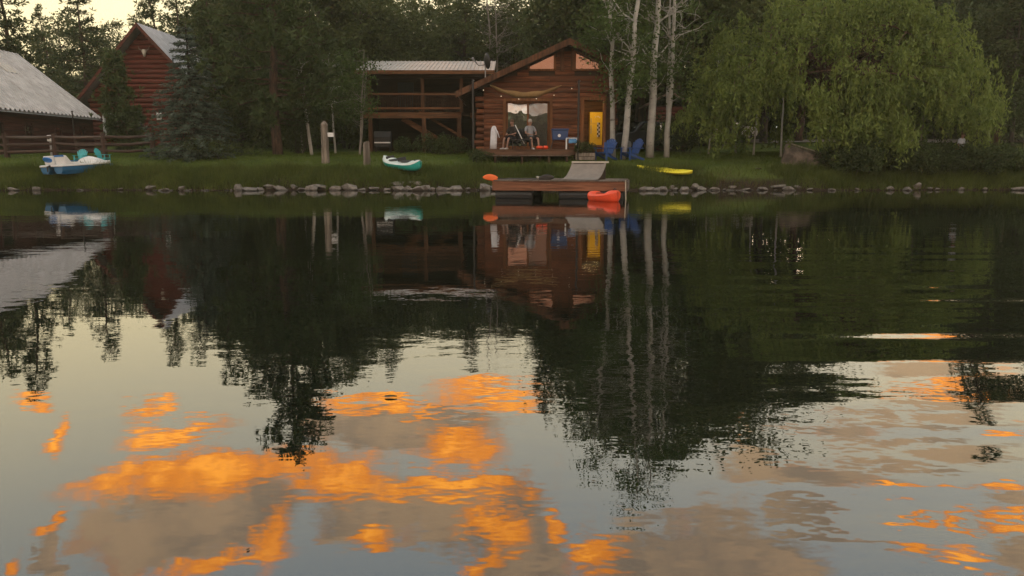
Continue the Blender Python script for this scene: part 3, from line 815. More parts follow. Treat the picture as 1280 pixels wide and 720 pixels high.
# carved stump posts
def stump(px_, Y, ytop, r, lab, roof):
    x = X_(px_, Y); zb = gz(x, Y); h = Z_(ytop, Y) - zb
    t_ = thing('wooden_post', (x, Y, zb), lab, 'post')
    rr = random.Random(px_); rings = []
    for j in range(9):
        zz = -.2 + (h + .2 - (.2 if roof else 0)) * j / 8
        rings.append([(r * (1.15 - .22 * j / 8) * (1 + rr.uniform(-.1, .1)) * math.cos(2 * math.pi * k / 11), r * (1.15 - .22 * j / 8) * (1 + rr.uniform(-.1, .1)) * math.sin(2 * math.pi * k / 11), zz + (rr.uniform(-.08, .08) if j == 8 else 0)) for k in range(11)])
    MB().loft(rings).build('trunk', 'weathered', t_)
    if roof:
        MB().loft([[(q * math.cos(2 * math.pi * k / 9), q * math.sin(2 * math.pi * k / 9), zz) for k in range(9)] for (q, zz) in ((r * .95, h - .21), (r * 1.0, h - .15), (r * .25, h))]).build('cap', 'weathered', t_)
        MB().box(r * .8, r + .25, -.06, .0, h * .62, h * .72).build('birdhouse_perch', 'white_paint', t_)
stump(405, 34.6, 151, .16, 'tall weathered grey post with pointed cap on the lawn', True)
stump(457, 34.2, 178, .15, 'short weathered grey stump beside the turquoise kayak', False)

# ------------------------------------------------------------------ dock
DA = R(-10)
dock = thing('dock', (X_(617, 25.2, 240), 25.25, 0), 'floating red-brown wooden dock on black floats', 'dock', rz=DA)
L_, W_, T_ = 4.32, 2.7, .56
MB().box(0, L_, -.045, -.003, T_ - .30, T_).build('fascia', 'dock_fascia', dock)
MB().box(L_ + .003, L_ + .045, .0, W_, T_ - .30, T_).build('side_board', 'dock_plank', dock)
MB().box(-.045, -.003, .0, W_, T_ - .30, T_).build('side_board', 'dock_fascia', dock)
MB().box(0, L_, W_ + .003, W_ + .045, T_ - .30, T_).build('back_board', 'dock_fascia', dock)
x = .0
while x < L_ - .05:
    MB().box(x, x + .138, -.07, W_ + .06, T_ + .003, T_ + .035 + random.uniform(-.003, .003)).build('plank', 'dock_plank', dock); x += .144
for yy in (.02, W_ - .45):
    for (xa, xb) in ((.05, 1.28), (2.15, L_ - .1)):
        MB().tube([(xa, yy + .21, .10), (xa + .04, yy + .21, .10), (xb - .04, yy + .21, .10), (xb, yy + .21, .10)], [.19, .215, .215, .19], 14).build('float', 'float_black', dock)
for yy in (.03, W_ - .2): MB().box(.02, L_ - .02, yy, yy + .12, T_ - .28, T_ - .004).build('joist', 'dark_wood', dock)
MB().tube([(L_ - .02, -.075, T_ + .05), (L_ - .01, -.08, .3), (L_ + .02, -.085, -.3)], .018, 6).build('mooring_rope', 'rope', dock)
# curved ramp on the dock
rp = thing('ramp', (0, 0, 0), 'taupe curved quarter-pipe ramp with pale top board on the dock', 'ramp')
rp.parent = None
def dock_pt(lx, ly, lz): return (dock.location.x + lx * math.cos(DA) - ly * math.sin(DA), dock.location.y + lx * math.sin(DA) + ly * math.cos(DA), lz)
rp.location = dock_pt(2.12, .75, T_ + .038); rp.rotation_euler = (0, 0, DA - R(16))
prof = []
for i in range(11):
    a = i / 10 * R(52); prof.append((1.28 * math.sin(a) * 1.05, 1.48 * (1 - math.cos(a))))
mb = MB(); wr = 1.24
mb.loft([[(x, p[0], p[1] + .012) for p in prof] for x in (0, wr)], closed=False)
mb.loft([[(x, p[0], max(p[1] - .02, .002)) for p in prof] for x in (wr, 0)], closed=False)
sf = mb.build('surface', 'taupe_ramp', rp, smooth=False); 
yT, zT = prof[-1]
MB().box(-.01, wr + .03, yT - .02, yT + .16, zT - .02, zT + .035).build('top_board', 'pale_board', rp)
for x in (0.02, wr - .06): MB().prism([(p[0], max(p[1] - .03, .003)) for p in prof[1:]] + [(yT, .003)], 0, x, x + .04).build('side_panel', 'dark_wood', rp)
MB().box(.065, wr - .065, yT - .05, yT - .003, .003, zT - .03).build('back_panel', 'dark_wood', rp)
# paddle lying on the dock
pd = thing('paddle', dock_pt(-.05, .35, T_ + .07), 'double paddle with orange blades lying on the dock edge', 'paddle', rz=DA + R(2))
MB().tube([(.1, 0, 0), (1.55, .02, 0)], .018, 8).build('shaft', 'dark_metal', pd)
def blade(x0, s):
    rings = []
    for i in range(9):
        u = i / 8; w = .11 * math.sin(math.pi * (u * .85 + .12)) ** .6
        rings.append([(x0 + s * .5 * u, .015 * math.cos(q), w * math.sin(q) + .05 * math.sin(u * 2)) for q in [k * math.pi / 4 for k in range(8)]])
    return MB().loft(rings)
blade(.12, -1).build('blade', 'paddle_orange', pd, smooth=True); blade(1.5, 1).build('blade', 'dark_metal', pd, smooth=True)
ck = thing('white_cleat', dock_pt(1.45, .5, T_ + .037), 'small pale cleat block sitting on the dock beside the ramp', 'cleat')
MB().prism([(-.10, 0), (.12, 0), (.10, .06), (-.02, .10), (-.08, .13)], 1, -.05, .05).build('block', 'pale_board', ck, bevel=.01)
MB().tube([(-.12, 0, .11), (.1, 0, .085)], .015, 6).build('horn', 'galv', ck)

# ------------------------------------------------------------------ kayaks
def kayak(name, loc, rz, L, W, H, hullm, deckm, lab, cat, tilt=0, open_top=True, pitch=0, rk=1.0):
    t_ = thing(name, loc, lab, cat, rz=rz); t_.rotation_euler = (tilt, pitch, rz)
    N = 17; hull, deck = [], []
    for i in range(N):
        u = i / (N - 1) * 2 - 1; s = max(1 - abs(u) ** 2.6, 0.0) ** .62 + .03
        w = W / 2 * s; rock = rk * (.16 * H * abs(u) ** 3 + .30 * H * abs(u) ** 8)
        x = L / 2 * u
        hull.append([(x, w * math.cos(a), rock + H * .62 * (1 - math.sin(-a) ** .8 * 1.0) if False else rock + H * .62 + H * .62 * math.sin(a)) for a in [math.pi + k * math.pi / 10 for k in range(11)]])
        deck.append([(x, w * 1.02 * math.cos(a), rock + H * .622 + (H * .38 * (1.0 - .55 * (abs(u) < .55) * open_top)) * math.sin(a) * (s ** .5)) for a in [math.pi - k * math.pi / 10 for k in range(11)]])
    h_ = MB().loft(hull, closed=False).build('hull', hullm, t_, smooth=True)
    d_ = MB().loft(deck, closed=False).build('deck', deckm, t_, smooth=True)
    return t_, h_, d_
x = X_(503, 32.9, 200)
kt, h_, d_ = kayak('kayak', (x, 32.9, gz(x, 32.9) - .02), R(-48), 2.75, .78, .46, 'kayak_turq', 'kayak_white', 'turquoise and white kayak resting on the lawn before the porch', 'kayak', tilt=R(8), pitch=R(4))
for sx_ in (-.55, .35):
    MB().loft([[(sx_ + .30 * math.cos(a) * q, .24 * math.sin(a) * q, zz) for a in [k * math.pi / 8 for k in range(16)]] for (q, zz) in ((1, .39), (.9, .405), (.3, .40))]).build('cockpit', 'black', d_, smooth=True)
    MB().prism([(sx_ - .34, .38), (sx_ - .26, .38), (sx_ - .32, .54), (sx_ - .38, .53)], 1, -.2, .2).build('seat_back', 'black', d_, bevel=.015)
rings = [[(-.95 + q, .41 * math.cos(a), (.30 + .30 * math.sin(a)) ) for q in (0, .05)] for a in [math.pi + k * math.pi / 8 for k in range(9)]]
MB().loft(rings, closed=False).build('strap', 'black', h_)
MB().loft([[(1.1 + .16 * math.cos(a) * q, .10 * math.sin(a) * q, .475 + zz) for a in [k * math.pi / 6 for k in range(12)]] for (q, zz) in ((1, 0), (.8, .03))]).build('hatch', 'black', d_)
x = X_(834, 32.0, 208)
ky, h_, d_ = kayak('kayak', (x, 32.6, gz(x, 32.3) + .10), R(-20), 2.35, .60, .20, 'kayak_yellow', 'kayak_yellow', 'bright yellow kayak lying in the grass above the shore rocks', 'kayak', tilt=R(14), pitch=R(5))
MB().loft([[(-.1 + .45 * math.cos(a) * q, .2 * math.sin(a) * q, zz) for a in [k * math.pi / 8 for k in range(16)]] for (q, zz) in ((1, .172), (.88, .188), (.3, .178))]).build('cockpit', 'kayak_yellow', d_, smooth=True)
x = X_(752, 24.0, 242)
ko, h_, d_ = kayak('kayak', (x + .05, 23.75, -.10), R(-58), 1.35, .72, .42, 'orange', 'orange', 'orange kayak floating against the front of the dock', 'kayak', pitch=R(-3), rk=.45)
MB().loft([[(.0 + .32 * math.cos(a) * q, .2 * math.sin(a) * q, zz) for a in [k * math.pi / 8 for k in range(16)]] for (q, zz) in ((1, .345), (.85, .365), (.3, .345))]).build('cockpit', 'black', d_, smooth=True)
MB().tube([(.45, 0, .42), (.52, 0, .47), (.59, 0, .44)], .02, 6).build('grab_handle', 'black', d_)

# ------------------------------------------------------------------ pedal boat
x = X_(93, 32.7, 210)
pbt = thing('pedal_boat', (x, 33.0, gz(x, 32.7) + .06), 'white and blue pedal boat pulled up on the grassy bank', 'pedal boat', rz=R(33))
pbt.rotation_euler = (R(-2), R(-3), R(63)); pbt.scale = (.92, .95, .80)
def hull_rings(y0, y1):
    out = []
    for i in range(11):
        u = i / 10; x = -1.25 + 2.55 * u; w = 1 - .35 * max(u - .6, 0) ** 1.2 * 2; zb = .0 + .30 * max(u - .7, 0) / .3 * .8 + .05 * (1 - min(u / .1, 1))
        c = (y0 + y1) / 2; hw2 = (y1 - y0) / 2 * w; cc_ = c * (1 - .12 * max(u - .6, 0))
        out.append([(x, cc_ - hw2, .40), (x, cc_ - hw2 * .92, .20 + zb * .4), (x, cc_ - hw2 * .6, zb), (x, cc_ + hw2 * .6, zb), (x, cc_ + hw2 * .92, .20 + zb * .4), (x, cc_ + hw2, .40)])
    return out
MB().loft(hull_rings(-.78, -.16)).build('pontoon', 'boat_blue', pbt); MB().loft(hull_rings(.16, .78)).build('pontoon', 'boat_blue', pbt)
MB().loft([[(xx, -w, .405), (xx, w, .405), (xx, w * .98, .40 + hh_), (xx, -w * .98, .40 + hh_)] for (xx, w, hh_) in ((-1.30, .78, .09), (-1.2, .82, .11), (.2, .84, .11), (.9, .78, .13), (1.25, .60, .17), (1.40, .40, .18))]).build('deck', 'white_plastic', pbt, bevel=.02)
MB().loft([[(xx, w * math.cos(a), .50 + hh_ * math.sin(a)) for a in [k * math.pi / 8 for k in range(9)]] for (xx, w, hh_) in ((.35, .62, .02), (.45, .66, .30), (.62, .62, .36), (.95, .50, .26), (1.3, .30, .10))], closed=False).build('dashboard', 'white_plastic', pbt, smooth=True)
for s in (-1, 1):
    MB().prism([(-1.05, .505), (-.35, .505), (-.38, .60), (-.75, .62), (-.95, .96), (-1.10, .98)], 1, s * .4 - .33, s * .4 + .33).build('seat', 'white_plastic', pbt, bevel=.04)
MB().prism([(-1.02, .70), (-.98, .70), (-1.08, .99), (-1.125, .99)], 1, -.72, -.08).build('seat_pad', 'seat_blue', pbt, bevel=.01)
MB().prism([(-.92, .66), (-.40, .64), (-.40, .665), (-.92, .69)], 1, -.70, .70).build('seat_pad', 'seat_blue', pbt, bevel=.01)
for sy_ in (.4,):
    MB().loft([[(xx - .10 * math.sin(a) * q, sy_ + .27 * math.cos(a) * q, .76 + .16 * math.sin(a) * q) for a in [k2 * math.pi / 8 for k2 in range(16)]] for (xx, q) in ((-1.06, 1), (-1.13, 1), (-1.145, .85))]).build('backrest_panel', 'seat_blue', pbt, smooth=True)
MB().tube([(-1.30, 0, .46), (-1.42, 0, .42), (-1.45, 0, .15)], [.05, .05, .02], 8).build('rudder', 'black', pbt)

# ------------------------------------------------------------------ adirondack chairs
def adirondack(mat_, loc, rz, lab, group=None):
    t_ = thing('adirondack_chair', loc, lab, 'chair', group, rz=rz)
    for i in range(7):
        a = (i - 3) * .085; top = .98 - .018 * (i - 3) ** 2
        MB().beam((a * .78, .12, .30), (a * 1.25, .12 + (top - .3) * .42, top), .078, .02, up=(0, -1, .4)).build('back_slat', mat_, t_)
    for i in range(5):
        y = -.42 + i * .115; MB().beam((-.27, y, .36 - i * .028), (.27, y, .36 - i * .028), .10, .02).build('seat_slat', mat_, t_)
    for s in (-1, 1):
        MB().beam((s * .34, -.50, .56), (s * .34, .30, .54), .12, .022).build('arm', mat_, t_)
        MB().beam((s * .30, -.42, 0), (s * .30, -.42, .548), .09, .03, up=(0, 1, 0)).build('leg', mat_, t_)
        MB().beam((s * .26, -.46, .31), (s * .26, .46, .02), .03, .11).build('leg', mat_, t_)
    MB().beam((-.33, .22, .53), (.33, .22, .53), .06, .02).build('back_brace', mat_, t_)
    return t_
for px_, Y, rz, lab in ((759, 34.9, -42, 'blue adirondack chair next to the cabin doorway planter'), (792, 35.0, -58, 'blue adirondack chair between the pale aspen trunks')):
    x = X_(px_, Y); adirondack('chair_blue', (x, Y, gz(x, Y)), R(rz), lab)
for px_, Y, rz, lab in ((97, 34.3, 8, 'small turquoise chair facing out behind the pedal boat'), (123, 34.4, 84, 'small turquoise chair seen side-on by the fence post')):
    x = X_(px_, Y); adirondack('chair_turq', (x, Y, gz(x, Y)), R(rz), lab).scale = (.62, .62, .66)

# ------------------------------------------------------------------ people
def skin_mesh(name, joints, edges, radii, mat_, parent, sub=1):
    me = bpy.data.meshes.new(name); keys = list(joints)
    me.from_pydata([joints[k] for k in keys], [(keys.index(a), keys.index(b_)) for a, b_ in edges], [])
    o = bpy.data.objects.new(name, me); col.objects.link(o); o.parent = parent
    sk_ = o.modifiers.new('skin', 'SKIN'); sk_.use_smooth_shade = True
    if not me.skin_vertices: me.attributes
    for i, k in enumerate(keys):
        r = radii[k]; me.skin_vertices[0].data[i].radius = r if hasattr(r, '__len__') else (r, r)
    me.skin_vertices[0].data[0].use_root = True
    ss = o.modifiers.new('sub', 'SUBSURF'); ss.levels = ss.render_levels = sub
    me.materials.append(M[mat_]); return o
def ensure_skin(me):
    pass
def person(loc, rz, J, shirt, shorts, hair, lab, bare_legs=True, long_sleeves=False):
    t_ = thing('person', loc, lab, 'person', rz=rz)
    rad = {'pelvis': (.15, .12), 'waist': (.13, .105), 'chest': (.165, .12), 'neckb': (.07, .07), 'neck': .05, 'head': (.085, .10), 'crown': (.07, .085)}
    E_ = [('pelvis', 'waist'), ('waist', 'chest'), ('chest', 'neckb'), ('neckb', 'neck'), ('neck', 'head'), ('head', 'crown')]
    for s in 'LR':
        rad.update({'sh' + s: .062, 'el' + s: .042, 'wr' + s: .028, 'ha' + s: (.042, .025), 'hip' + s: .085, 'kn' + s: .058, 'an' + s: .038, 'to' + s: (.042, .03)})
        E_ += [('neckb', 'sh' + s), ('sh' + s, 'el' + s), ('el' + s, 'wr' + s), ('wr' + s, 'ha' + s), ('pelvis', 'hip' + s), ('hip' + s, 'kn' + s), ('kn' + s, 'an' + s), ('an' + s, 'to' + s)]
        w, h = Vector(J['wr' + s]), Vector(J['ha' + s]); d = (h - w).normalized(); sd2 = d.cross(Vector((0, 0, 1))).normalized()
        for q, (off, ln) in enumerate(((-.03, .07), (-.01, .085), (.01, .08), (.028, .06))):
            k = 'f%d%s' % (q, s); J[k] = tuple(h + sd2 * off + d * ln + Vector((0, 0, -.02))); rad[k] = .009; E_.append(('ha' + s, k))
        k = 'th' + s; J[k] = tuple(w + sd2 * -.055 + d * .06); rad[k] = .011; E_.append(('wr' + s, k))
    bm_edges = E_
    o = skin_mesh('body', J, E_, rad, 'skin', t_)
    sj = ['chest', 'waist', 'pelvis', 'neckb', 'shL', 'elL', 'shR', 'elR']
    Js = {k: J[k] for k in sj}
    if not long_sleeves:
        for s in 'LR': Js['el' + s] = tuple(Vector(J['sh' + s]).lerp(Vector(J['el' + s]), .8))
    rs = {'chest': (.185, .14), 'waist': (.155, .13), 'pelvis': (.165, .135), 'neckb': .085, 'shL': .085, 'shR': .085, 'elL': .066, 'elR': .066}
    es = [('chest', 'waist'), ('waist', 'pelvis'), ('chest', 'neckb'), ('neckb', 'shL'), ('neckb', 'shR'), ('shL', 'elL'), ('shR', 'elR')]
    skin_mesh('shirt', Js, es, rs, shirt, o)
    f = .92 if bare_legs else 1.0
    Jp = {'pelvis': J['pelvis'], 'hipL': J['hipL'], 'hipR': J['hipR'], 'knL': tuple(Vector(J['hipL']).lerp(Vector(J['knL']), f)), 'knR': tuple(Vector(J['hipR']).lerp(Vector(J['knR']), f))}
    skin_mesh('shorts', Jp, [('pelvis', 'hipL'), ('pelvis', 'hipR'), ('hipL', 'knL'), ('hipR', 'knR')], {'pelvis': (.175, .14), 'hipL': .115, 'hipR': .115, 'knL': .092, 'knR': .092}, shorts, o)
    h = Vector(J['head']); c = Vector(J['crown'])
    MB().ball(tuple(h.lerp(c, .75) + Vector((0, .02, .02))), (.095, .108, .10), 12, 8).build('hair', hair, o, smooth=True)
    MB().loft([[(h.x + q * math.cos(a), h.y - yy, h.z + .01 + zz + q * .8 * math.sin(a)) for a in [k * math.pi / 3 for k in range(6)]] for (q, yy, zz) in ((.02, .085, .0), (.016, .11, -.012), (.006, .12, -.018))]).build('nose', 'skin', o)
    for s in (-1, 1): MB().ball((h.x + s * .032, h.y - .092, h.z + .035), .012, 6, 5).build('eye', 'black', o)
    MB().box(h.x - .025, h.x + .025, h.y - .102, h.y - .09, h.z - .048, h.z - .038).build('mouth', 'shorts_red', o)
    for s in (-1, 1): MB().ball((h.x + s * .092, h.y + .01, h.z + .02), (.015, .025, .035), 6, 5).build('ear', 'skin', o)
    for s in 'LR':
        a, tt = Vector(J['an' + s]), Vector(J['to' + s]); MB().tube([a + (a - tt) * .35 + Vector((0, 0, -.05)), a + Vector((0, 0, -.035)), tt + Vector((0, 0, -.012)), tt + (tt - a) * .25 + Vector((0, 0, -.015))], [.04, .055, .05, .03], 8).build('shoe', 'shoe', o, smooth=True)
    return t_
def seated(lean=0.0, arm='lap', leg=0.0):
    J = {'pelvis': (0, 0, .52), 'waist': (0, .02 + lean * .2, .72), 'chest': (0, lean * .55, .92), 'neckb': (0, lean * .9, 1.05), 'neck': (0, lean - .01, 1.13), 'head': (0, lean - .05, 1.23), 'crown': (0, lean - .04, 1.33)}
    for s, k in (('L', -1), ('R', 1)):
        J['sh' + s] = (k * .19, lean * .85, 1.02); J['el' + s] = (k * .27, lean * .5 - .10, .76); J['wr' + s] = (k * .14, -.28, .70); J['ha' + s] = (k * .09, -.36, .70)
        J['hip' + s] = (k * .10, -.05, .50); J['kn' + s] = (k * (.13 + leg), -.46, .54); J['an' + s] = (k * (.12 + leg), -.56, .11); J['to' + s] = (k * (.13 + leg), -.72, .05)
    return J
def lawn_chair(loc, rz, mat_, lab):
    t_ = thing('folding_chair', loc, lab, 'chair', rz=rz)
    MB().prism([(-.28, .40), (.22, .36), (.22, .39), (-.28, .43)], 0, -.27, .27).build('seat', mat_, t_)
    MB().beam((0, .22, .40), (0, .40, .95), .54, .025, up=(0, 1, 0)).build('backrest', mat_, t_)
    for s in (-1, 1):
        MB().tube([(s * .29, -.28, 0), (s * .29, .42, .98)], .014, 6).build('leg', 'dark_metal', t_); MB().tube([(s * .29, .3, 0), (s * .29, -.26, .42)], .014, 6).build('leg', 'dark_metal', t_)
        MB().beam((s * .30, -.3, .60), (s * .30, .28, .62), .05, .025).build('arm', 'dark_metal', t_)
    return t_
p1 = (X_(663, 35.5), 35.5, DZ)
lawn_chair(p1, R(18), 'shirt_dark', 'dark folding chair under the grey-haired person on the deck')
person((p1[0], p1[1] + .06, DZ - .03), R(24), seated(.06, leg=.04), 'shirt_grey', 'shorts_black', 'hair_grey', 'grey-haired person in a grey shirt and black shorts sitting on the deck')
p2 = (X_(641, 35.7), 35.7, DZ)
lawn_chair(p2, R(-32), 'black', 'black folding chair under the dark-dressed person on the deck')
person((p2[0], p2[1] + .06, DZ - .03), R(-40), seated(-.02), 'shirt_dark', 'shorts_black', 'hair_brown', 'brown-haired person in dark clothes sitting before the glass doors', bare_legs=False, long_sleeves=True)
um = thing('closed_umbrella', (X_(650, 35.2), 35.15, DZ + .45), 'slim white pole leaning between the two seated people', 'pole')
MB().tube([(.20, 0, -.2), (-.20, .05, .60)], [.024, .02], 7).build('shaft', 'white_paint', um); MB().ball((-.205, .05, .62), .03, 8, 5).build('tip', 'white_paint', um); MB().tube([(.20, 0, -.2), (.24, -.01, -.32)], [.03, .035], 7).build('grip', 'dark_metal', um)
wp = thing('low_table', (X_(652, 35.0), 35.0, DZ), 'low black table standing in front of the seated people', 'table')
MB().box(-.45, .45, -.22, .22, .42, .46).build('top', 'black', wp)
for sx_ in (-.4, .4):
    for sy_ in (-.18, .18): MB().box(sx_ - .02, sx_ + .02, sy_ - .02, sy_ + .02, 0, .418).build('leg', 'black', wp)

# white towel draped over a chair back
tl = thing('draped_towel', (X_(617, 35.0), 35.0, DZ), 'long white towel draped over a tall stand on the deck', 'towel')
rings = [[((w * (1 + .10 * math.sin(a * 5 + zz * 3))) * math.cos(a) + ox, .11 * (1 + .14 * math.sin(a * 7)) * math.sin(a), zz) for a in [k * math.pi / 10 for k in range(20)]] for (zz, w, ox) in ((.02, .15, -.02), (.3, .15, -.015), (.6, .145, 0), (.85, .13, .01), (.97, .10, .015), (1.04, .05, .02))]
MB().loft(rings).build('towel', 'white_cloth', tl, smooth=True)
MB().tube([(0, 0, 0), (0, 0, 1.0)], .02, 6).build('stand', 'dark_metal', tl); MB().tube([(.02, -.05, .98), (.17, -.12, .78), (.26, -.12, .52)], [.035, .03, .02], 6).build('sleeve', 'white_cloth', tl, smooth=True)
# orange life vest
lv = thing('life_vest', (X_(678, 34.95), 34.95, DZ), 'orange life vest lying at the deck edge', 'life vest')
MB().loft([[(xx, w * math.cos(a), .085 + hh_ * math.sin(a)) for a in [k * math.pi / 5 for k in range(10)]] for (xx, w, hh_) in ((-.27, .10, .03), (-.22, .18, .08), (-.05, .2, .075), (.02, .17, .06), (.1, .2, .09), (.22, .17, .08), (.27, .08, .03))]).build('panel', 'orange', lv, smooth=True)
MB().box(.02, .05, -.205, .0, .06, .16).build('strap', 'black', lv)
# blue cooler on stand
cl = thing('blue_cooler', (X_(700, 35.4), 35.4, DZ), 'dark blue cooler on a folding stand beside the doorway', 'cooler')
MB().prism([(-.34, .42), (.34, .42), (.38, .86), (-.38, .86)], 1, -.22, .22).build('tub', 'cooler_blue', cl, bevel=.03)
MB().box(-.40, .40, -.24, .24, .865, .93).build('lid', 'cooler_blue', cl, bevel=.02)
MB().tube([(-.04, -.235, .62), (-.04, -.25, .62)], .07, 12).build('badge', 'white_paint', cl)
for s in (-1, 1):
    MB().tube([(s * .42, -.2, 0), (s * .30, -.2, .42)], .014, 6).build('leg', 'dark_metal', cl); MB().tube([(s * .42, .2, 0), (s * .30, .2, .42)], .014, 6).build('leg', 'dark_metal', cl)
wt_ = thing('side_table', (X_(715, 34.9), 34.95, DZ - .02), 'small white-legged table holding a towel beside the blue cooler', 'table')
MB().box(-.25, .25, -.2, .2, .50, .53).build('top', 'white_paint', wt_)
for sx_ in (-.24, .22):
    for sy_ in (-.17, .17): MB().box(sx_ - .02, sx_ + .02, sy_ - .02, sy_ + .02, 0, .498).build('leg', 'white_paint', wt_)
tb = MB().loft([[(xx + .02 * math.sin(v * 9), -.235 + .3 * v, .535 - (.24 * (1 - v * 4) if v < .25 else 0) + .01 * math.sin(xx * 30)) for xx in [-.16, -.08, 0, .08, .16, .22]] for v in (0, .12, .25, .5, 1)], closed=False).build('striped_towel', 'towel_blue', smooth=True)
tb.modifiers.new('t', 'SOLIDIFY').thickness = .012; tb.location = (X_(715, 34.9), 34.95, DZ - .02); tag(tb, 'light blue towel hanging over the small white-legged table', 'towel')
# planter
pt = thing('planter', (X_(732, 34.8), 34.8, gz(X_(732, 34.8), 34.8)), 'low timber planter with leafy greens at the deck end', 'planter')
for k in range(2): MB().box(-.42, .42, -.22, -.18, .02 + k * .17, .17 + k * .17).build('board', 'weathered', pt)
for s in (-1, 1): MB().box(s * .42 - .02, s * .42 + .02, -.18, .22, .02, .34).build('side_board', 'weathered', pt)
MB().box(-.4, .4, -.177, .2, .0, .30).build('soil', 'ground', pt)

# ------------------------------------------------------------------ leaf and tree makers
def leaf_faces(C, A, length, width, g):
    """diamond leaves at C (n,3) pointing along A (n,3)"""
    n = len(C); A = A / (np.linalg.norm(A, axis=1, keepdims=True) + 1e-9)
    r = g.normal(size=(n, 3)); B = np.cross(A, r); B /= (np.linalg.norm(B, axis=1, keepdims=True) + 1e-9)
    l = (length * g.uniform(.7, 1.3, n))[:, None]; w = (width * g.uniform(.7, 1.3, n))[:, None]
    V = np.stack([C - A * l / 2, C + B * w / 2 + A * l * .08, C + A * l / 2, C - B * w / 2 + A * l * .08], 1).reshape(-1, 3)
    return V, np.arange(4 * n).reshape(n, 4)
def wobble_line(p, q, n, amp, g, sag=0):
    p, q = np.array(p, float), np.array(q, float); L = np.linalg.norm(q - p); out = []
    for i in range(n + 1):
        u = i / n; o = p + (q - p) * u + (g.normal(size=3) * amp * L * math.sin(math.pi * u) * .6 if 0 < i < n else 0)
        o[2] += sag * L * math.sin(math.pi * u) * (1 if True else 0); out.append(tuple(o))
    return out
def tree_root(name, lab, cat='tree', group=None):
    return thing(name, (0, 0, 0), lab, cat, group)
def pine(seed, H, Rr, h0, lab, name='pine_tree', group=None, fol='f_pine', brk='bark_pine', dens=1.0, tuft=.34, r0=None, power=1.2, skip=.22, up=.18):
    g = np.random.default_rng(seed); t_ = tree_root(name, lab, group=group)
    r0 = r0 or H * .014 + .04; tr = MB()
    lean = g.normal(size=2) * .02 * H
    ax = lambda z: np.array([lean[0] * (z / H) ** 2 + .08 * math.sin(z * .8 + seed), lean[1] * (z / H) ** 2 + .08 * math.cos(z * .7), z])
    tr.tube([tuple(ax(max(z, -.4)) ) if z > 0 else (0.0, .08, -.4) for z in np.linspace(-.01, H * .98, 12)], [r0 * (1 - .93 * k / 11) for k in range(12)], 8)
    C, A = [], []; z = h0
    while z < H - .2:
        u = (z - h0) / (H - h0); prof = (1 - u) ** (1 / power) * (.55 + .45 * min(u / .18, 1))
        for k in range(g.integers(4, 7)):
            if g.random() < skip: continue
            a = g.uniform(0, 2 * math.pi); L = Rr * prof * g.uniform(.5, 1.12) + .25
            b0 = ax(z + g.uniform(-.2, .2)); rise = up * L * (1.6 * u - .35) + g.normal() * .08 * L
            b1 = b0 + np.array([L * math.cos(a), L * math.sin(a), rise + .10 * L])
            pts = wobble_line(b0, b1, 4, .05, g, -.08)
            tr.tube(pts, [max(r0 * .20 * (1 - .8 * i / 4) * min(L / Rr + .3, 1), .012) for i in range(5)], 4, cap=False)
            nt = max(int(L * 4.2 * dens), 2)
            for i in range(nt):
                s = .28 + .72 * (i + g.random()) / nt; j = min(int(s * 4), 3); f = s * 4 - j
                c = np.array(pts[j]) * (1 - f) + np.array(pts[j + 1]) * f
                off = g.normal(size=3) * np.array([.30, .30, .14]) * (.4 + .5 * L / Rr) * (1.25 - s * .5)
                d = (b1 - b0) / L * .5 + off * .6 + np.array([0, 0, .35])
                C.append(c + off); A.append(d)
        z += g.uniform(.30, .48) * (H / 14) ** .5
    C, A = np.array(C), np.array(A); k = 9
    Cn = np.repeat(C, k, 0); An = np.repeat(A / (np.linalg.norm(A, axis=1, keepdims=True) + 1e-6), k, 0) * .55 + g.normal(size=(len(C) * k, 3)) * .65
    An /= np.linalg.norm(An, axis=1, keepdims=True)
    V_, F_ = leaf_faces(Cn + An * tuft * .5, An, tuft, tuft * .24, g)
    tr.build('trunk', brk, t_, smooth=True); fast_mesh('crown', V_, F_, fol, t_)
    return t_
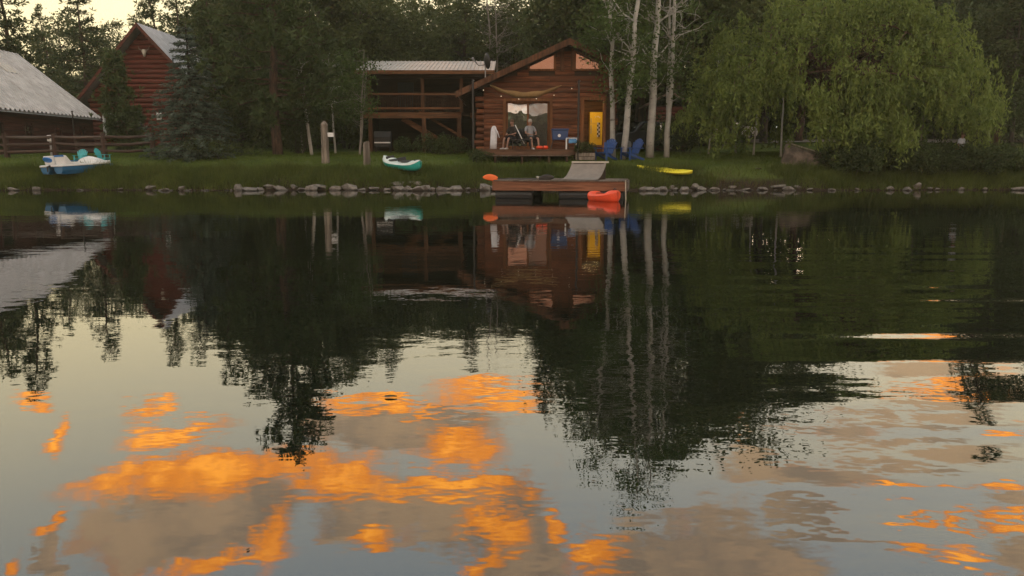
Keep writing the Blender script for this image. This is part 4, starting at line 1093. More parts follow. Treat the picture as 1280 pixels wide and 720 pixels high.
def spruce(seed, H, Rr, lab, fol='f_spruce', name='spruce_tree', group=None):
    g = np.random.default_rng(seed); t_ = tree_root(name, lab, group=group); tr = MB()
    tr.tube([(0, 0, z) for z in (-.3, H * .3, H * .98)], [.15, .11, .02], 8); C, A = [], []; z = .18
    while z < H - .1:
        u = z / H
        nb = g.integers(7, 11)
        for k in range(nb):
            a = 2 * math.pi * (k + g.random()) / nb; L = Rr * (1 - u) ** .85 * g.uniform(.75, 1.12) + .12
            pts = []
            for i in range(6):
                s = i / 5; pts.append((L * s * math.cos(a), L * s * math.sin(a), z + L * (.16 * s - .42 * s * s + .16 * s ** 3)))
            tr.tube(pts, [.03 * (1 - .8 * i / 5) + .004 for i in range(6)], 4, cap=False)
            n = int(L * 34) + 8; s = g.uniform(.15, 1.02, n); wd = .34 * L * (1.05 - s) * .8 + .05; side = g.uniform(-1, 1, n) * wd
            P = np.stack([L * s * math.cos(a) - side * math.sin(a), L * s * math.sin(a) + side * math.cos(a), z + L * (.16 * s - .42 * s * s + .16 * s ** 3) - np.abs(side) * .35 + g.normal(size=n) * .03], 1)
            dd_ = np.stack([math.cos(a) - np.sign(side) * math.sin(a) * .9, math.sin(a) + np.sign(side) * math.cos(a) * .9, -.15 + 0 * side], 1) + g.normal(size=(n, 3)) * .25
            C.append(P); A.append(dd_)
        z += .23 + .10 * u
    C, A = np.concatenate(C), np.concatenate(A); C = np.repeat(C, 2, 0) + g.normal(size=(2 * len(C), 3)) * .035; A = np.repeat(A, 2, 0) + g.normal(size=(len(C), 3)) * .4
    V_, F_ = leaf_faces(C, A, .17, .045, g)
    tr.build('trunk', 'bark_dark', t_, smooth=True); fast_mesh('crown', V_, F_, fol, t_)
    return t_
def broad(seed, H, Rx, h0, lab, name='broadleaf_tree', group=None, fol='f_back', brk='bark_dark', clumps=60, nleaf=130, leaf=.17, r0=.16, clr=.62, dead=0, twig=True, low=0, lowz=(2.6, 6.0), stems=1, spread=.25, top_bias=1.0, cat='tree', Ry=None):
    g = np.random.default_rng(seed); t_ = tree_root(name, lab, cat, group); tr = MB(); C, A = [], []
    Ry = Ry or Rx
    axes = []
    for s in range(stems):
        a = g.uniform(0, 6.28); off = (0, 0) if stems == 1 else (spread * math.cos(a), spread * math.sin(a))
        top = (off[0] * 2.2 + g.normal() * .04 * H, off[1] * 2.2 + g.normal() * .04 * H, H * (.9 if s == 0 else g.uniform(.7, .9)))
        pts = wobble_line((off[0] * .4, off[1] * .4, -.3), top, 9, .006, g); axes.append(pts)
        tr.tube(pts, [r0 * (1 if s == 0 else .75) * (1 - .88 * (i / 9) ** 1.1) for i in range(10)], 8)
    hc = (H + h0) / 2; hz_ = (H - h0) / 2
    for k in range(low):
        a = g.uniform(0, 6.28); zz = g.uniform(*lowz); rr = g.uniform(.3, 1.25); b0 = axes[0][min(range(10), key=lambda i: abs(axes[0][i][2] - zz + .4))]
        c = np.array([b0[0] + rr * math.cos(a), b0[1] + rr * math.sin(a), zz]); tr.tube(wobble_line(b0, c, 4, .08, g, .05), [.03, .024, .018, .012, .006], 4, cap=False)
        n = int(nleaf * g.uniform(.8, 1.6)); C.append(c + g.normal(size=(n, 3)) * np.array([.36, .36, .26])); A.append(g.normal(size=(n, 3)) + np.array([0, 0, -.5]))
    for k in range(clumps + dead):
        d = g.normal(size=3); d /= np.linalg.norm(d); rr = g.uniform(.35, 1.0) ** .6
        c = np.array([d[0] * Rx * rr, d[1] * Ry * rr, hc + d[2] * hz_ * rr * .95])
        if c[2] < h0: c[2] = h0 + g.uniform(0, .5)
        ax_ = axes[g.integers(0, stems)]; zt = max(min(c[2] - .5 * math.hypot(c[0], c[1]), H * .88), h0 * .75)
        j = min(range(10), key=lambda i: abs(ax_[i][2] - zt)); b0 = ax_[j]
        if k >= clumps: c = np.array(b0) + (c - np.array(b0)) * g.uniform(.6, 1.0)
        pts = wobble_line(b0, c, 5, .09, g, .06)
        rb = max(r0 * .28 * (1 - .7 * zt / H), .014)
        if twig: tr.tube(pts, [rb * (1 - .8 * i / 5) for i in range(6)], 5, cap=False)
        if k >= clumps:
            for q in range(5):
                p = np.array(pts[g.integers(2, 6)]); e = p + g.normal(size=3) * .5 + np.array([0, 0, .25]); tr.tube(wobble_line(p, e, 3, .1, g), [.011, .009, .006, .003], 3, cap=False)
            continue
        n = int(nleaf * g.uniform(.6, 1.3)); cr = clr * g.uniform(.7, 1.25)
        P = c + g.normal(size=(n, 3)) * np.array([cr, cr, cr * .62]) * .6
        C.append(P); A.append(g.normal(size=(n, 3)) + np.array([0, 0, -.4]))
    tr.build('trunk', brk, t_, smooth=True)
    if C:
        V_, F_ = leaf_faces(np.concatenate(C), np.concatenate(A), leaf, leaf * .72, g); fast_mesh('crown', V_, F_, fol, t_)
    return t_
def shrub(seed, H, Rr, lab, fol='f_shrub', leaf=.10, n=2200, name='shrub', group=None, Ry=None):
    g = np.random.default_rng(seed); t_ = tree_root(name, lab, 'shrub', group); tr = MB()
    lob = [(g.normal() * Rr * .42, g.normal() * (Ry or Rr) * .42, H * g.uniform(.35, .75), Rr * g.uniform(.35, .55)) for _ in range(9)]
    C = []
    for (x, y, zz, r) in lob:
        tr.tube(wobble_line((x * .15, y * .15, -.15), (x, y, zz), 4, .05, g), [.025, .02, .016, .01, .006], 5, cap=False)
        m_ = n // 9; d = g.normal(size=(m_, 3)); d /= np.linalg.norm(d, axis=1, keepdims=True); d *= (g.uniform(.3, 1, m_) ** .5)[:, None]
        P = np.array([x, y, zz]) + d * np.array([r, r, H * .42]); P[:, 2] = np.maximum(P[:, 2], .02 + g.random(m_) * .15); C.append(P)
    C = np.concatenate(C); V_, F_ = leaf_faces(C, g.normal(size=C.shape) + np.array([0, 0, .5]), leaf, leaf * .5, g)
    tr.build('stem', 'bark_dark', t_); fast_mesh('foliage', V_, F_, fol, t_)
    return t_
def put(t_, px_, Y, s=1.0, rz=0, dz=0, sz=None):
    x = X_(px_, Y); t_.location = (x, Y, gz(x, Y) + dz); t_.rotation_euler = (0, 0, rz); t_.scale = (s, s, sz or s); return t_

# ---- the trees one can tell apart
def hgt(px_, Y, yref): return top_of(yref, Y) - gz(X_(px_, Y), Y)
put(pine(3, hgt(345, 37.5, 560), 3.7, 1.6, 'large dark ponderosa pine standing on the lawn right of the spruce', dens=1.35, tuft=.34, skip=.12, r0=.27, power=2.3), 345, 37.5)
put(spruce(5, 6.3, 2.35, 'blue-grey spruce with drooping tiers before the red house'), 240, 36.4, dz=-.1)
put(pine(8, 5.3, 1.25, .2, 'small bushy young pine in front of the red log house', dens=2.6, tuft=.26, skip=.0, r0=.09, power=.95), 155, 42)
# aspens by the cabin
def aspen(seed, px_, Y, yref, r0, lab, px_top, clumps, dead, h0=5.0, Rx=2.6, stems=1, low=0):
    H = hgt(px_, Y, yref)
    t_ = broad(seed, H, Rx, h0, lab, 'aspen_tree', None, 'f_aspen', 'bark_aspen', clumps=clumps, nleaf=110, leaf=.13, r0=r0, clr=.66, dead=dead, stems=stems, spread=.18, low=low)
    return put(t_, px_, Y)
aspen(21, 779, 35.3, 648, .155, 'tall pale aspen trunk between the two blue chairs', 775, 30, 16, 3.2, 2.4, low=9)
aspen(22, 768, 35.9, 600, .13, 'slender pale aspen leaning beside the cabin corner', 757, 20, 16, 3.4, 2.2, low=9)
aspen(24, 813, 36.2, 640, .20, 'thick pale aspen trunk right of the blue chairs', 813, 30, 14, 3.6, 2.6, low=9)
aspen(25, 834, 36.4, 600, .14, 'double-stemmed white aspen with dark knots near the willow', 838, 24, 26, 3.2, 2.4, 2, low=6)
put(broad(31, 5.6, 1.3, 1.2, 'small leafy tree against the left end of the porch', 'aspen_tree', None, 'f_aspen', 'bark_grey', clumps=34, nleaf=80, leaf=.11, r0=.06, clr=.5, stems=2), 446, 38.5)
for i, (px_, Y, H, lab) in enumerate(((390, 38.5, 5.2, 'crooked white-barked sapling behind the tall grey post'), (376, 40, 4.6, 'thin pale sapling close to the big pine'), (418, 41, 5.6, 'pale sapling with leafy top left of the porch'))):
    put(broad(40 + i, H, 1.1, 2.0, lab, 'aspen_sapling', None, 'f_aspen', 'bark_aspen', clumps=16, nleaf=70, leaf=.11, r0=.065, clr=.5, stems=2 if i == 0 else 1, dead=3), px_, Y)

# ---- willow
def willow():
    g = np.random.default_rng(77); Y = 36.6; x0 = X_(1062, Y); zb = gz(x0, Y)
    t_ = thing('willow_tree', (x0, Y, zb), 'broad bright green weeping willow overhanging the right bank', 'tree'); tr = MB()
    tr.tube([(0, 0, -.4), (.1, .1, 1.0), (.2, .15, 2.3)], [.55, .42, .40], 10)
    C, A = [], []
    def dome(a, rr):
        sx_ = 8.2 if math.cos(a) < 0 else 6.4
        return np.array([sx_ * rr * math.cos(a), 4.6 * rr * math.sin(a), 1.0 + 6.4 * max(1 - rr ** 1.9, 0) ** .60 + .55 * math.sin(a * 5 + rr * 7) + .35 * math.sin(a * 11 + rr * 15)])
    limbs = []
    for k in range(13):
        a = 2 * math.pi * (k + g.random() * .6) / 13; e = dome(a, g.uniform(.45, .8)) * np.array([.9, .9, .88])
        pts = wobble_line((.2, .15, 2.0), e, 6, .06, g, .08); tr.tube(pts, [.24 * (1 - .85 * i / 6) for i in range(7)], 7, cap=False); limbs.append(pts)
    clumps_ = []
    for k in range(400):
        a = g.uniform(0, 2 * math.pi); rr = g.uniform(0.0, 1.0) ** .55; c = dome(a, rr) * (1 - .22 * g.random() ** 2) ; c[2] += g.normal() * .25
        clumps_.append(c)
        if k % 3 == 0:
            lp = limbs[g.integers(0, 13)]; tr.tube(wobble_line(lp[g.integers(3, 7)], c, 4, .07, g, .05), [.05, .04, .03, .02, .008], 4, cap=False)
        ns = g.integers(14, 24)
        for s in range(ns):
            p = c + g.normal(size=3) * np.array([.33, .33, .24]); L = g.uniform(.30, .85) * (.65 + 1.0 * rr ** 2); out = np.array([math.cos(a), math.sin(a), 0]) * g.uniform(.05, .35)
            dirn = out + np.array([g.normal() * .10, g.normal() * .10, .0])
            nl = int(L * 15)
            uu = np.sort(g.random(nl)); P = p + dirn * (uu[:, None] * 1.2) * L * .6 + np.array([0, 0, 1]) * (.20 * uu - 1.0 * uu ** 1.35)[:, None] * L
            P += g.normal(size=P.shape) * .045; C.append(P); A.append(np.tile(np.array([dirn[0] * .5, dirn[1] * .5, -1.0]), (nl, 1)) + g.normal(size=P.shape) * (.9 - .25 * rr))
    # long curtain that hangs to the bank in front
    for k in range(230):
        xx = g.normal() * .85 - 1.0 if k < 190 else g.normal() * .5 + 4.1; yy = -3.2 + g.normal() * .6; zt = g.uniform(2.2, 4.0); L = min(zt - .25, g.uniform(1.8, 3.6)); nl = int(L * 14); uu = np.sort(g.random(nl))
        P = np.array([xx, yy, zt]) + np.stack([.1 * np.sin(uu * 3 + k), .1 * np.cos(uu * 2 + k), -uu * L], 1) + g.normal(size=(nl, 3)) * .05
        C.append(P); A.append(np.tile(np.array([0, 0, -1.0]), (nl, 1)) + g.normal(size=P.shape) * .4)
    C, A = np.concatenate(C), np.concatenate(A); V_, F_ = leaf_faces(C, A, .21, .072, g)
    tr.build('trunk', 'bark_willow', t_, smooth=True); fast_mesh('crown', V_, F_, 'f_willow', t_)
willow()

# ---- forest behind: a few grown kinds, copied one by one
GP, GB = 'tall pines of the forest behind the buildings', 'broad leafy trees of the forest behind the buildings'
kinds = {
 'p1': pine(101, 15, 3.1, 2.6, 'tall dark pine in the forest behind the buildings', group=GP, skip=.25, tuft=.42, fol='f_pine'),
 'p2': pine(102, 15, 2.6, 3.6, 'tall dark pine in the forest behind the buildings', group=GP, skip=.35, tuft=.42, fol='f_pine', power=1.5),
 'p3': pine(103, 15, 2.9, 1.6, 'tall dark pine in the forest behind the buildings', group=GP, skip=.15, tuft=.42, fol='f_pine', power=1.0),
 'b1': broad(111, 13, 3.6, 1.5, 'broad leafy green tree in the forest behind the buildings', group=GB, clumps=120, nleaf=120, leaf=.22, clr=.85, r0=.17),
 'b2': broad(112, 13, 3.0, 2.0, 'broad leafy green tree in the forest behind the buildings', group=GB, clumps=100, nleaf=120, leaf=.22, clr=.8, r0=.15),
}
bare = broad(121, 13, 2.6, 3.0, 'grey leafless tree with bare twigs behind the cabin roof', 'bare_tree', 'leafless trees behind the cabin', 'f_back', 'bark_grey', clumps=4, nleaf=40, leaf=.15, r0=.15, dead=60, stems=2, spread=.5)
FOREST = [  # column, row of the mirrored top, depth, kind, width factor
 (22,490,54,'p1',1.15),(-30,480,50,'p3',1.2),(68,415,66,'p3',1.0),(112,447,59,'p2',1.15),(150,400,66,'b2',.9),(205,455,62,'p1',.95),(236,452,64,'p2',1),(262,448,60,'p3',.9),
 (298,470,56,'p3',1.1),(330,470,60,'b1',1.2),(388,500,50,'b2',1.2),(418,480,52,'p3',1.2),(448,468,55,'b1',1.2),(486,470,62,'p1',.8),(465,440,58,'b2',1.1),(525,425,64,'b2',1.1),(548,432,66,'b1',1.0),
 (582,457,60,'p1',1.05),(600,420,66,'b1',1.1),(655,415,68,'b2',1.2),(692,525,50,'p3',1.05),(715,480,54,'b1',1.0),(740,520,52,'p1',1.1),
 (770,560,48,'b1',1.1),(800,575,47,'p2',1.2),(850,590,46,'b2',1.2),(880,560,50,'b1',1.2),(915,560,52,'p3',1.2),(955,565,54,'b1',1.2),(1000,530,55,'p1',1.2),(1040,505,58,'b2',1.2),
 (1085,485,60,'p3',1.3),(1125,462,60,'b1',1.3),(1170,450,62,'b2',1.3),(1205,455,64,'p3',1.2),(1248,550,52,'p1',1.2),(1290,500,54,'b1',1.2),(1330,520,52,'p3',1.2),(-70,470,56,'b1',1.2),
 (360,440,70,'p3',1.3),(440,430,72,'p3',1.3),(270,420,72,'b1',1.3),(640,420,74,'p3',1.3),(560,420,76,'p3',1.3),(840,500,70,'p3',1.3),(930,500,72,'p1',1.3),(1020,500,74,'b1',1.4),(1110,470,76,'p3',1.3),(1200,450,76,'p1',1.3),(1290,450,78,'p3',1.3),(90,400,78,'b1',1.3),(180,400,80,'p3',1.3),
 (272,455,45,'p3',1.25),(300,440,47,'b2',1.1),(1268,470,48,'b2',1.2),(1225,450,56,'b1',1.3),(1310,470,60,'b1',1.4),(500,430,60,'b1',1.1),(575,425,58,'b2',1.2),(640,430,62,'b1',1.2),(400,450,62,'b1',1.3),(310,450,66,'b2',1.3),(760,520,60,'b1',1.3),(1150,460,68,'b1',1.4),(960,510,64,'b2',1.4),(1060,485,66,'b1',1.4)]
used = set()
for i, (px_, yr, Y, k, wf) in enumerate(FOREST):
    src = kinds[k]; t_ = src if k not in used else copy_tree(src); used.add(k)
    base_h = 15 if k[0] == 'p' else 13
    H = hgt(px_, Y, yr); s = H / base_h
    where = next(q for lim, q in ((85, 'behind the grey-roofed barn'), (290, 'behind the red log house'), (460, 'between the red house and the porch'), (600, 'behind the porch roof'), (760, 'behind the cabin roof'), (860, 'behind the aspen trunks'), (1230, 'behind the willow'), (3000, 'beyond the right side of the willow')) if px_ < lim)
    far = 'distant' if Y > 65 else 'tall'
    t_['label'] = ('%s dark forest pine %s' if k[0] == 'p' else '%s broad leafy forest tree %s') % (far, where); t_['group'] = ('%s pines %s' if k[0] == 'p' else '%s leafy trees %s') % (far, where)
    put(t_, px_, Y, s * wf, rz=i * 2.4, sz=s)
for i, (px_, yr, Y) in enumerate(((625, 475, 58), (672, 430, 56), (905, 500, 47))):
    t_ = bare if i == 0 else copy_tree(bare); s = hgt(px_, Y, yr) / 13; put(t_, px_, Y, s, rz=i * 1.7)
    if i == 2: t_['label'] = 'grey leafless tree showing above the willow crown'; del t_['group']
    
mb = MB(); fx = [-120 + 6 * i for i in range(41)]
mb.loft([[(x, y, z + .3 * math.sin(x * .3)) for x in fx] for (y, z) in ((-37, -1.2), (-40, .8), (-46, 1.6), (-80, 4), (-190, 16))], closed=False); tag(mb.build('far_bank', 'ground', smooth=True), kind='structure')
for i in range(16):
    t_ = copy_tree(kinds[('p1', 'b1', 'p2', 'b2', 'p3')[i % 5]]); x = -17 + 2.3 * i + 1.2 * math.sin(i * 3.1); y = -45 - 4 * math.cos(i * 2.3); s = .42 + .17 * math.sin(i * 1.7) ; s = s if i % 5 else s + .1
    t_.location = (x, y, 1.3); t_.rotation_euler = (0, 0, i); t_.scale = (s * 1.5, s * 1.5, s); t_['group'] = 'trees on the opposite bank'; t_['label'] = ('pine' if i % 5 in (0, 2, 4) else 'leafy tree') + ' on the opposite bank mirrored in the glass doors'
# thin pale trunks in the shade under the willow
GS = 'thin pale saplings in the shade left of the willow'
sap = broad(131, 5.5, 1.2, 2.4, 'thin pale sapling trunk in the shade left of the willow', 'sapling', GS, 'f_willow', 'bark_aspen', clumps=16, nleaf=60, leaf=.12, r0=.05, clr=.5)
for i, (px_, Y) in enumerate(((887, 38.5), (944, 38.2), (979, 36.8), (922, 41))):
    put(sap if i == 0 else copy_tree(sap), px_, Y, 1.0 + .05 * i, rz=i)

# ---- shrubs
GU = 'understory bushes between forest trunks'
us = shrub(141, 2.6, 2.6, 'dark understory bush filling the forest floor behind the buildings', fol='f_back', leaf=.2, n=4200, group=GU)
k = 0
for px_, Y in ((-20,52),(50,56),(110,60),(160,58),(230,58),(300,50),(340,48),(395,47),(430,46),(470,52),(510,56),(560,58),(640,60),(700,58),(760,54),(800,50),(850,49),(890,62),(940,60),(990,62),(1040,62),(1090,63),(1140,64),(1190,62),(1240,58),(1290,56),(380,60),(450,64),(820,62),(870,66),(280,62),(1010,70),(1080,72),(1160,72),(930,74),(1230,68)):
    t_ = us if k == 0 else copy_tree(us); where = next(q for lim, q in ((170, 'behind the barn'), (290, 'behind the red log house'), (460, 'behind the big lawn pine'), (640, 'behind the porch'), (780, 'behind the cabin'), (880, 'behind the aspen trunks'), (3000, 'behind the willow and road')) if px_ < lim)
    t_['label'] = 'dark understory bush on the forest floor ' + where; t_['group'] = 'understory bushes ' + where
    put(t_, px_, Y, 1.0 + .5 * ((k * 37) % 10) / 10, rz=k * 1.3); k += 1
put(shrub(151, 1.0, .9, 'leafy bush at the foot of the porch stairs'), 548, 38.6)
put(shrub(152, .8, .6, 'dark bush under the porch behind the turquoise kayak'), 505, 39.2)
put(shrub(153, .55, .75, 'low green bush at the left end of the deck', leaf=.07), 598, 34.5)
put(shrub(154, .55, .5, 'leafy greens spilling from the timber planter', fol='f_shrub', leaf=.06), 732, 34.8, dz=.28)
put(shrub(155, 1.0, .8, 'vine-covered bush beside the porch stairs', leaf=.09), 566, 39.6)
put(shrub(156, 2.6, 1.4, 'dark round bush at the foot of the big pine', leaf=.1, n=3000), 372, 39.5)
put(shrub(157, .8, 2.0, 'dark low bush spreading under the spruce', leaf=.1), 280, 36.3)
put(shrub(158, 3.4, 1.9, 'tall dark bush at the right edge beyond the willow', leaf=.13, n=4500), 1290, 38)
put(shrub(159, 2.2, 2.2, 'dark green bush behind the aspen trunks', leaf=.13, n=4000), 858, 40.5)
GK = 'dense bank bushes under the willow'
bs_ = shrub(161, 1.25, 1.15, 'dense dark bush on the bank under the willow', leaf=.11, n=3200, group=GK)
for i, (px_, Y) in enumerate(((1052, 33.4), (1068, 32.6), (1090, 32.9), (1120, 32.7), (1150, 32.9), (1180, 33.0), (1212, 32.9), (1245, 33.1), (1278, 33.2), (1135, 33.6), (1100, 33.8), (1195, 33.8), (1315, 33.3))):
    put(bs_ if i == 0 else copy_tree(bs_), px_, Y, .85 + .3 * ((i * 7) % 5) / 5, rz=i * 1.9, dz=-.15)

# ------------------------------------------------------------------ right side under the willow
x = X_(1012, 34.3); 
uh = thing('upturned_boat', (x, 34.2, gz(x, 34.2) - .1), 'rust-stained grey boat hull lying upside down on the bank', 'boat', rz=R(-18)); uh.rotation_euler = (R(6), R(10), R(-18))
MB().loft([[(xx, w * q, hh_ * (1 - abs(q) ** 3)) for q in (-1, -.8, -.5, 0, .5, .8, 1)] for (xx, w, hh_) in ((-1.15, .45, .70), (-1.1, .6, .82), (-.4, .72, .72), (.4, .72, .62), (1.1, .55, .5), (1.6, .1, .3))]).build('hull', 'rust_hull', uh)
MB().beam((-1.1, -.72, .02), (1.15, -.62, .02), .06, .07).build('gunwale', 'weathered', uh); MB().beam((-1.05, 0, .86), (1.3, 0, .53), .06, .05).build('keel', 'weathered', uh)
def car(loc, rz, body, lab, cat, pickup=False):
    t_ = thing('parked_car', loc, lab, cat, rz=rz)
    prof = [(-2.2, .35), (2.2, .35), (2.25, .75), (2.1, .95), (1.0, 1.05), (.45, 1.6), (-1.7 if not pickup else -.5, 1.65), (-2.1 if not pickup else -.75, 1.05), (-2.25, 1.0)]
    MB().prism(prof, 1, -.88, .88).build('body', body, t_, bevel=.06)
    for s in (-1, 1):
        for (a, c) in (((.35, 1.08), (-.55, 1.08)), ((-.65, 1.08), (-1.55, 1.08))) if not pickup else (((.35, 1.08), (-.45, 1.08)),):
            MB().prism([(a[0] + .3, 1.1), (c[0], 1.1), (c[0] + .05, 1.52), (a[0], 1.52)], 1, s * .882 - .006, s * .882 + .006).build('window', 'glass', t_)
        for xx in (-1.4, 1.4):
            w = MB().tube([(xx, s * .70, .36), (xx, s * .91, .36)], .36, 16).build('wheel', 'tyre', t_); MB().tube([(xx, s * .88, .36), (xx, s * .925, .36)], .21, 12).build('rim', 'galv', w)
        MB().box(2.2, 2.27, s * .62 - .14, s * .62 + .14, .68, .82).build('headlight', 'white_paint', t_)
    MB().prism([(1.02, 1.09), (.50, 1.55), (.52, 1.57), (1.04, 1.11)], 1, -.75, .75).build('windscreen', 'glass', t_)
    return t_
x = X_(795, 43); car((x + .3, 43.2, gz(x, 43.2)), R(205), 'car_dark', 'dark parked car half hidden behind the aspen trunks', 'car')
x = X_(908, 55); car((x, 55.6, gz(x, 55.6) + .06), R(15), 'car_white', 'white pickup parked on the road behind the saplings', 'pickup', True)
# small log shed behind the aspens
x = X_(832, 45)
sh_ = thing('log_shed', (x, 45.5, gz(x, 45)), 'dark red-brown log shed wall behind the aspens', 'shed')
for i in range(10): MB().tube([(-.9, -.9, .14 + i * .24), (1.1, -.9, .14 + i * .24)], .125, 8).build('log', 'red_log', sh_)
MB().box(-.85, 1.05, -.78, 1.2, 0, 2.5).build('wall', 'red_trim', sh_)
MB().prism([(-1.3, 2.45), (.1, 3.2), (1.5, 2.45), (1.5, 2.55), (.1, 3.3), (-1.3, 2.55)], 1, -1.3, 1.6).build('roof', 'roof_cabin', sh_)
# person standing by the road
def standing():
    J = {'pelvis': (0, 0, .92), 'waist': (0, .01, 1.1), 'chest': (0, .0, 1.30), 'neckb': (0, .01, 1.44), 'neck': (0, 0, 1.53), 'head': (0, -.03, 1.62), 'crown': (0, -.02, 1.72)}
    for s, k in (('L', -1), ('R', 1)):
        J['sh' + s] = (k * .19, .01, 1.41); J['el' + s] = (k * .27, .03, 1.13); J['wr' + s] = (k * .26, -.10, .92); J['ha' + s] = (k * .25, -.13, .84)
        J['hip' + s] = (k * .10, 0, .86); J['kn' + s] = (k * .12, -.02, .48); J['an' + s] = (k * .13, .02, .10); J['to' + s] = (k * .14, -.13, .04)
    return J
x = X_(1205, 33.7); person((x, 33.7, gz(x, 33.7) - .02), R(30), standing(), 'shirt_white', 'shorts_red', 'hair_brown', 'person in white shirt and red shorts standing by the willow').scale = (.86, .86, .86)
# wooden frame with black box
x = X_(1145, 39)
wf = thing('garden_ladder', (x, 39, gz(x, 39)), 'tall wooden ladder-like frame standing under the willow branches', 'frame')
for s in (-.36, .36): MB().box(s - .04, s + .04, -.04, .04, -.2, 2.1).build('post', 'weathered', wf)
for zz in (.08, .48, 1.25): MB().box(-.318, .318, -.035, .035, zz, zz + .07).build('crosspiece', 'weathered', wf)
bb = thing('black_crate', (x, 39.0, gz(x, 39) + .155), 'black box sitting inside the wooden frame under the willow', 'box')
MB().prism([(-.28, .0), (.28, .0), (.30, .18), (.2, .30), (-.2, .30), (-.30, .18)], 1, -.16, .16).build('shell', 'black', bb, bevel=.015); MB().box(-.26, -.2, -.172, -.163, .05, .2).build('trim', 'white_paint', bb)
x = X_(1118, 40)
ws = thing('hanging_sheet', (x, 40, gz(x, 40)), 'white sheet hanging from a pole in the willow shade', 'cloth')
MB().tube([(.36, 0, -.1), (.36, 0, 2.3)], .035, 7).build('pole', 'weathered', ws); MB().tube([(-.34, 0, 2.2), (.4, 0, 2.22)], .02, 6).build('crossbar', 'weathered', ws)
o = MB().loft([[(-.28 + .56 * i / 10, .03 * math.sin(i * 1.7 + v * 2), 2.2 - 1.15 * v - .05 * math.sin(i * .9) * v) for i in range(11)] for v in (0, .3, .6, 1)], closed=False).build('sheet', 'white_cloth', ws, smooth=True); o.modifiers.new('t', 'SOLIDIFY').thickness = .01
x = X_(971, 47)
yl = thing('yard_lamp', (x, 47, gz(x, 47)), 'small lit white globe lamp on a post among the saplings', 'lamp')
MB().tube([(0, 0, -.1), (0, 0, Z_(161, 47) - gz(x, 47))], .03, 7).build('post', 'dark_metal', yl); MB().ball((0, 0, Z_(160, 47) - gz(x, 47) + .05), .055, 10, 8).build('globe', 'yard_lamp', yl, smooth=True)

# ------------------------------------------------------------------ shore rocks
def rock_mesh(seed):
    g = random.Random(seed); bm = bmesh.new()
    for _ in range(15):
        v = Vector((g.gauss(0, 1), g.gauss(0, 1), g.gauss(0, 1))).normalized(); v = Vector((v.x * .5, v.y * .5, v.z * .5)) * g.uniform(.85, 1.05)
        v.z = max(min(v.z, .36), -.42); bm.verts.new(v)
    r = bmesh.ops.convex_hull(bm, input=bm.verts)
    for v in [v for v in bm.verts if not v.link_faces]: bm.verts.remove(v)
    me = bpy.data.meshes.new('rock'); bm.to_mesh(me); bm.free(); me.materials.append(M['rock']); return me
rocks = [rock_mesh(500 + i) for i in range(14)]
RK = [(16,14,7),(46,10,9),(100,8,3),(150,7,3),(190,14,5),(205,18,5),(229,15,9),(298,9,10),(313,20,6),(326,9,7),(337,14,6),(352,18,7),(367,11,6),(378,17,6),(391,14,9),(420,18,12),(437,21,10),(452,11,6),
 (468,18,6),(484,11,6),(495,20,7),(504,16,8),(511,11,10),(522,18,10),(531,13,9),(540,9,9),(551,15,11),(570,23,11),(585,7,5),(606,11,11),(614,9,5),(803,9,11),(808,24,11),(828,13,8),(840,7,6),(854,18,9),(868,9,6),(877,14,7),(893,12,6),(905,8,5),(915,12,4),
 (935,14,5),(955,12,5),(972,22,9),(985,11,6),(997,9,6),(1012,10,5),(1040,9,4),(1070,8,4),(1113,14,6),(1134,13,8),(1145,9,8),(1162,6,5),(1171,9,5),(1200,8,4),(1230,7,4),(1274,14,6),(402,12,6),(500,14,6),(516,12,6),(527,10,5),(560,10,6),(845,9,5),(820,8,5)]
gR = random.Random(9); k = 0
def add_rock(px_, w, h, dd, zz, lab_g=True):
    global k
    Y = 31.5; x = X_(px_, Y, 238); Y = shoreY(x) + dd; x = X_(px_, Y, 238); ppm = 955 / Y
    o = bpy.data.objects.new('rock', rocks[k % 14]); col.objects.link(o); k += 1
    sx_, sz_ = w / ppm * 1.12, h / ppm * 1.2
    o.scale = (sx_, (sx_ + .25) * .6, max(sz_, .12)); o.location = (x, Y, zz + sz_ * .14); o.rotation_euler = (gR.uniform(-.15, .15), gR.uniform(-.2, .2), gR.choice((0, 3.14)) + gR.uniform(-.5, .5))
    size = 'small' if w < 9 else ('long flat' if w > 2.2 * h else 'chunky')
    place = next(q for lim, q in ((140, 'by the pedal boat'), (290, 'below the spruce'), (460, 'below the tall grey post'), (545, 'heaped below the turquoise kayak'), (640, 'left of the dock'), (880, 'right of the dock by the yellow kayak'), (1010, 'on the bare shore before the upturned boat'), (2000, 'under the willow bushes')) if px_ < lim)
    tag(o, '%s grey-brown shore rock %s' % (size, place), 'rock', '%s rocks %s' % (size, place))
for (px_, w, h) in RK:
    q = gR.uniform(.85, 1.35); dd = gR.uniform(-.25, .16); add_rock(px_, w * q, h * q * gR.uniform(.8, 1.2), dd, max(dd * .75, 0))
for (px_, w, h, dd) in ((497, 16, 7, .35), (506, 12, 8, .45), (514, 12, 8, .5), (524, 14, 8, .4), (532, 9, 7, .55), (490, 9, 5, .4), (519, 9, 6, .7)): add_rock(px_, w, h, dd, .22)
for i in range(70): add_rock(gR.choice((gR.uniform(295, 620), gR.uniform(795, 1010), gR.uniform(870, 1010), gR.uniform(180, 300))), gR.uniform(3, 7), gR.uniform(2, 4), gR.uniform(-.25, .2), -.02)
o = bpy.data.objects.new('flat_stone', rocks[3]); col.objects.link(o); x = X_(948, 33.3, 215); o.location = (x, 33.3, gz(x, 33.3) + .02); o.scale = (.3, .2, .09); tag(o, 'single flat pale stone lying on the grass slope', 'stone')

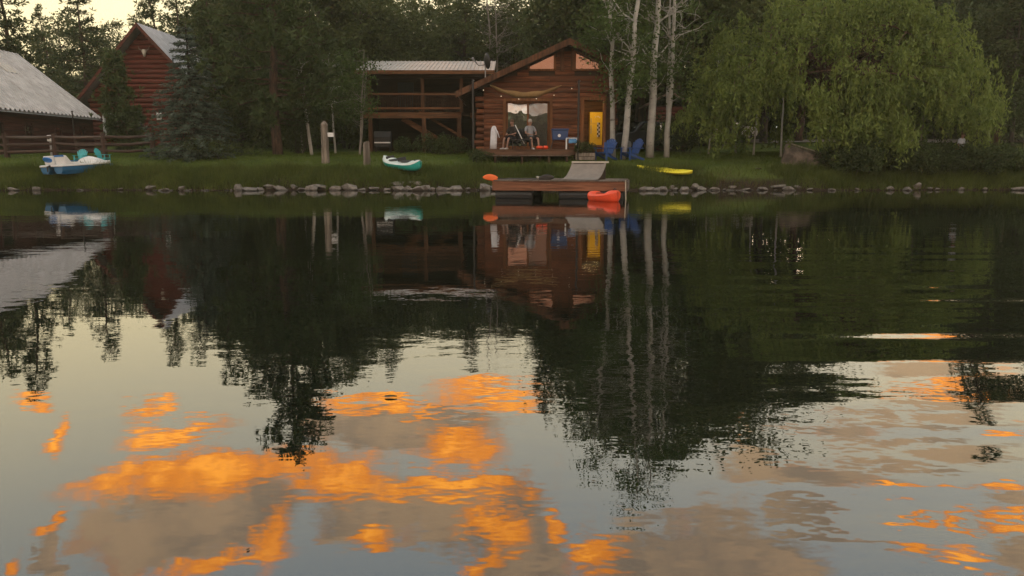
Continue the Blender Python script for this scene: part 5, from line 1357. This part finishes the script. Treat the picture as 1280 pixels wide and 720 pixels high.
lf = MB().loft([[(xx, w * q, .004 + .006 * abs(q)) for q in (-1, -.5, 0, .5, 1)] for (xx, w) in ((-.035, .004), (-.015, .02), (.01, .02), (.04, .003))], closed=False)
for i, (px_, py_) in enumerate(((488, 497), (310, 688), (742, 602))):
    v = (360 - py_) / FPX; tt = -CAM_Z / (-SP + v * CP); x, y = (px_ - 640) / FPX * tt, tt * (CP + v * SP)
    o = lf.build('floating_leaf', 'f_dry'); o.location = (x, y, .002); o.rotation_euler = (0, 0, i * 1.3); o.scale = (.9 if i == 0 else .22,) * 3
    tag(o, 'tiny curled dead leaf floating on the open water', 'leaf', 'dead leaves floating on the water')
# ------------------------------------------------------------------ grass
def grass(name, n, dlo, dhi, hlo, hhi, w, mat_, lab, xr=(-24, 24), keep=None):
    g = np.random.default_rng(hash(name) % 1000 if False else len(name) * 7 + n % 97)
    x = g.uniform(xr[0], xr[1], n); d = g.uniform(0, 1, n) * (dhi - dlo) + dlo
    if keep is not None: m_ = keep(x, d, g); x, d = x[m_], d[m_]
    n = len(x)
    sY = 31.55 + .18 * np.sin(x * .7 + 1) + .10 * np.sin(x * 1.9) + .012 * np.maximum(x - 8, 0) ** 1.2
    y = sY + d; z = np.interp(d, PROF_D, PROF_Z) + .05 * np.sin(x * .9 + y * .5) * np.minimum(np.maximum(d - .5, 0), 1) * .6
    clump = .6 + .8 * (np.sin(x * 2.3 + 1.7 * np.sin(y * 3)) * .5 + .5) * (np.sin(x * 5.1 + y * 4) * .25 + .75)
    h = g.uniform(hlo, hhi, n) * clump; a = g.uniform(0, 6.283, n); bx_, by_ = np.cos(a) * w * .5, np.sin(a) * w * .5
    lean = g.normal(size=(n, 2)) * h[:, None] * .38
    V_ = np.stack([np.stack([x - bx_, y - by_, z - .03], 1), np.stack([x + bx_, y + by_, z - .03], 1), np.stack([x + lean[:, 0], y + lean[:, 1], z + h], 1)], 1).reshape(-1, 3)
    return tag(fast_mesh(name, V_, np.arange(3 * n).reshape(n, 3), mat_), lab, kind='stuff')
grass('lawn_grass', 130000, 1.2, 10, .05, .12, .022, 'f_grass', 'short green lawn grass across the bank and yard', keep=lambda x, d, g: ~((np.abs(x - 9.7 - .3 * np.sin(d * 4)) < 1.5) & (d < 1.9 + .3 * np.sin(x * 3))) & (np.sin(x * 1.7 + 2.1 * np.sin(d * 1.3)) + g.normal(size=len(x)) * .6 > -1.25))
grass('bank_grass', 60000, .06, 1.7, .16, .40, .024, 'f_bank', 'taller ragged green grass hanging over the bank edge', keep=lambda x, d, g: (np.abs(x - 9.7 - .3 * np.sin(d * 4)) > 1.5) | (g.random(len(x)) < .12))
def wild(x, d, g): return (np.abs(x + 16) < 5.6) | (x > 13) | (np.sin(x * 1.1) * np.sin(x * .37 + 2) > .62)
grass('reed_grass', 26000, -.02, .9, .16, .40, .026, 'f_bank', 'long unmown grass drooping over the water edge', xr=(-26, 26), keep=lambda x, d, g: wild(x, d, g) & (np.abs(x - 9.6) > 1.6))
grass('dry_grass', 18000, .15, 1.9, .08, .26, .02, 'f_dry', 'patches of dry brown grass above the shore rocks', keep=lambda x, d, g: (np.sin(x * .8 + .6 + d) + g.normal(size=len(x)) * .4 > .45 + d * .3))
m = bpy.data.materials.new('added_haze'); m.use_nodes = True; t = m.node_tree; t.nodes.clear()
pv = t.nodes.new('ShaderNodeVolumePrincipled'); pv.inputs['Density'].default_value = .0008; pv.inputs['Color'].default_value = (.93, .90, .66, 1); pv.inputs['Anisotropy'].default_value = .2
out = t.nodes.new('ShaderNodeOutputMaterial'); t.links.new(pv.outputs[0], out.inputs['Volume']); M['added_haze'] = m
tag(MB().box(-420, 420, -210, 470, -4, 80).build('added_haze', 'added_haze'), kind='stuff')  # thin air volume added to lift and warm the dark forest
for o in bpy.data.objects:
    for key in ('_abs', '_org'):
        if key in o: del o[key]
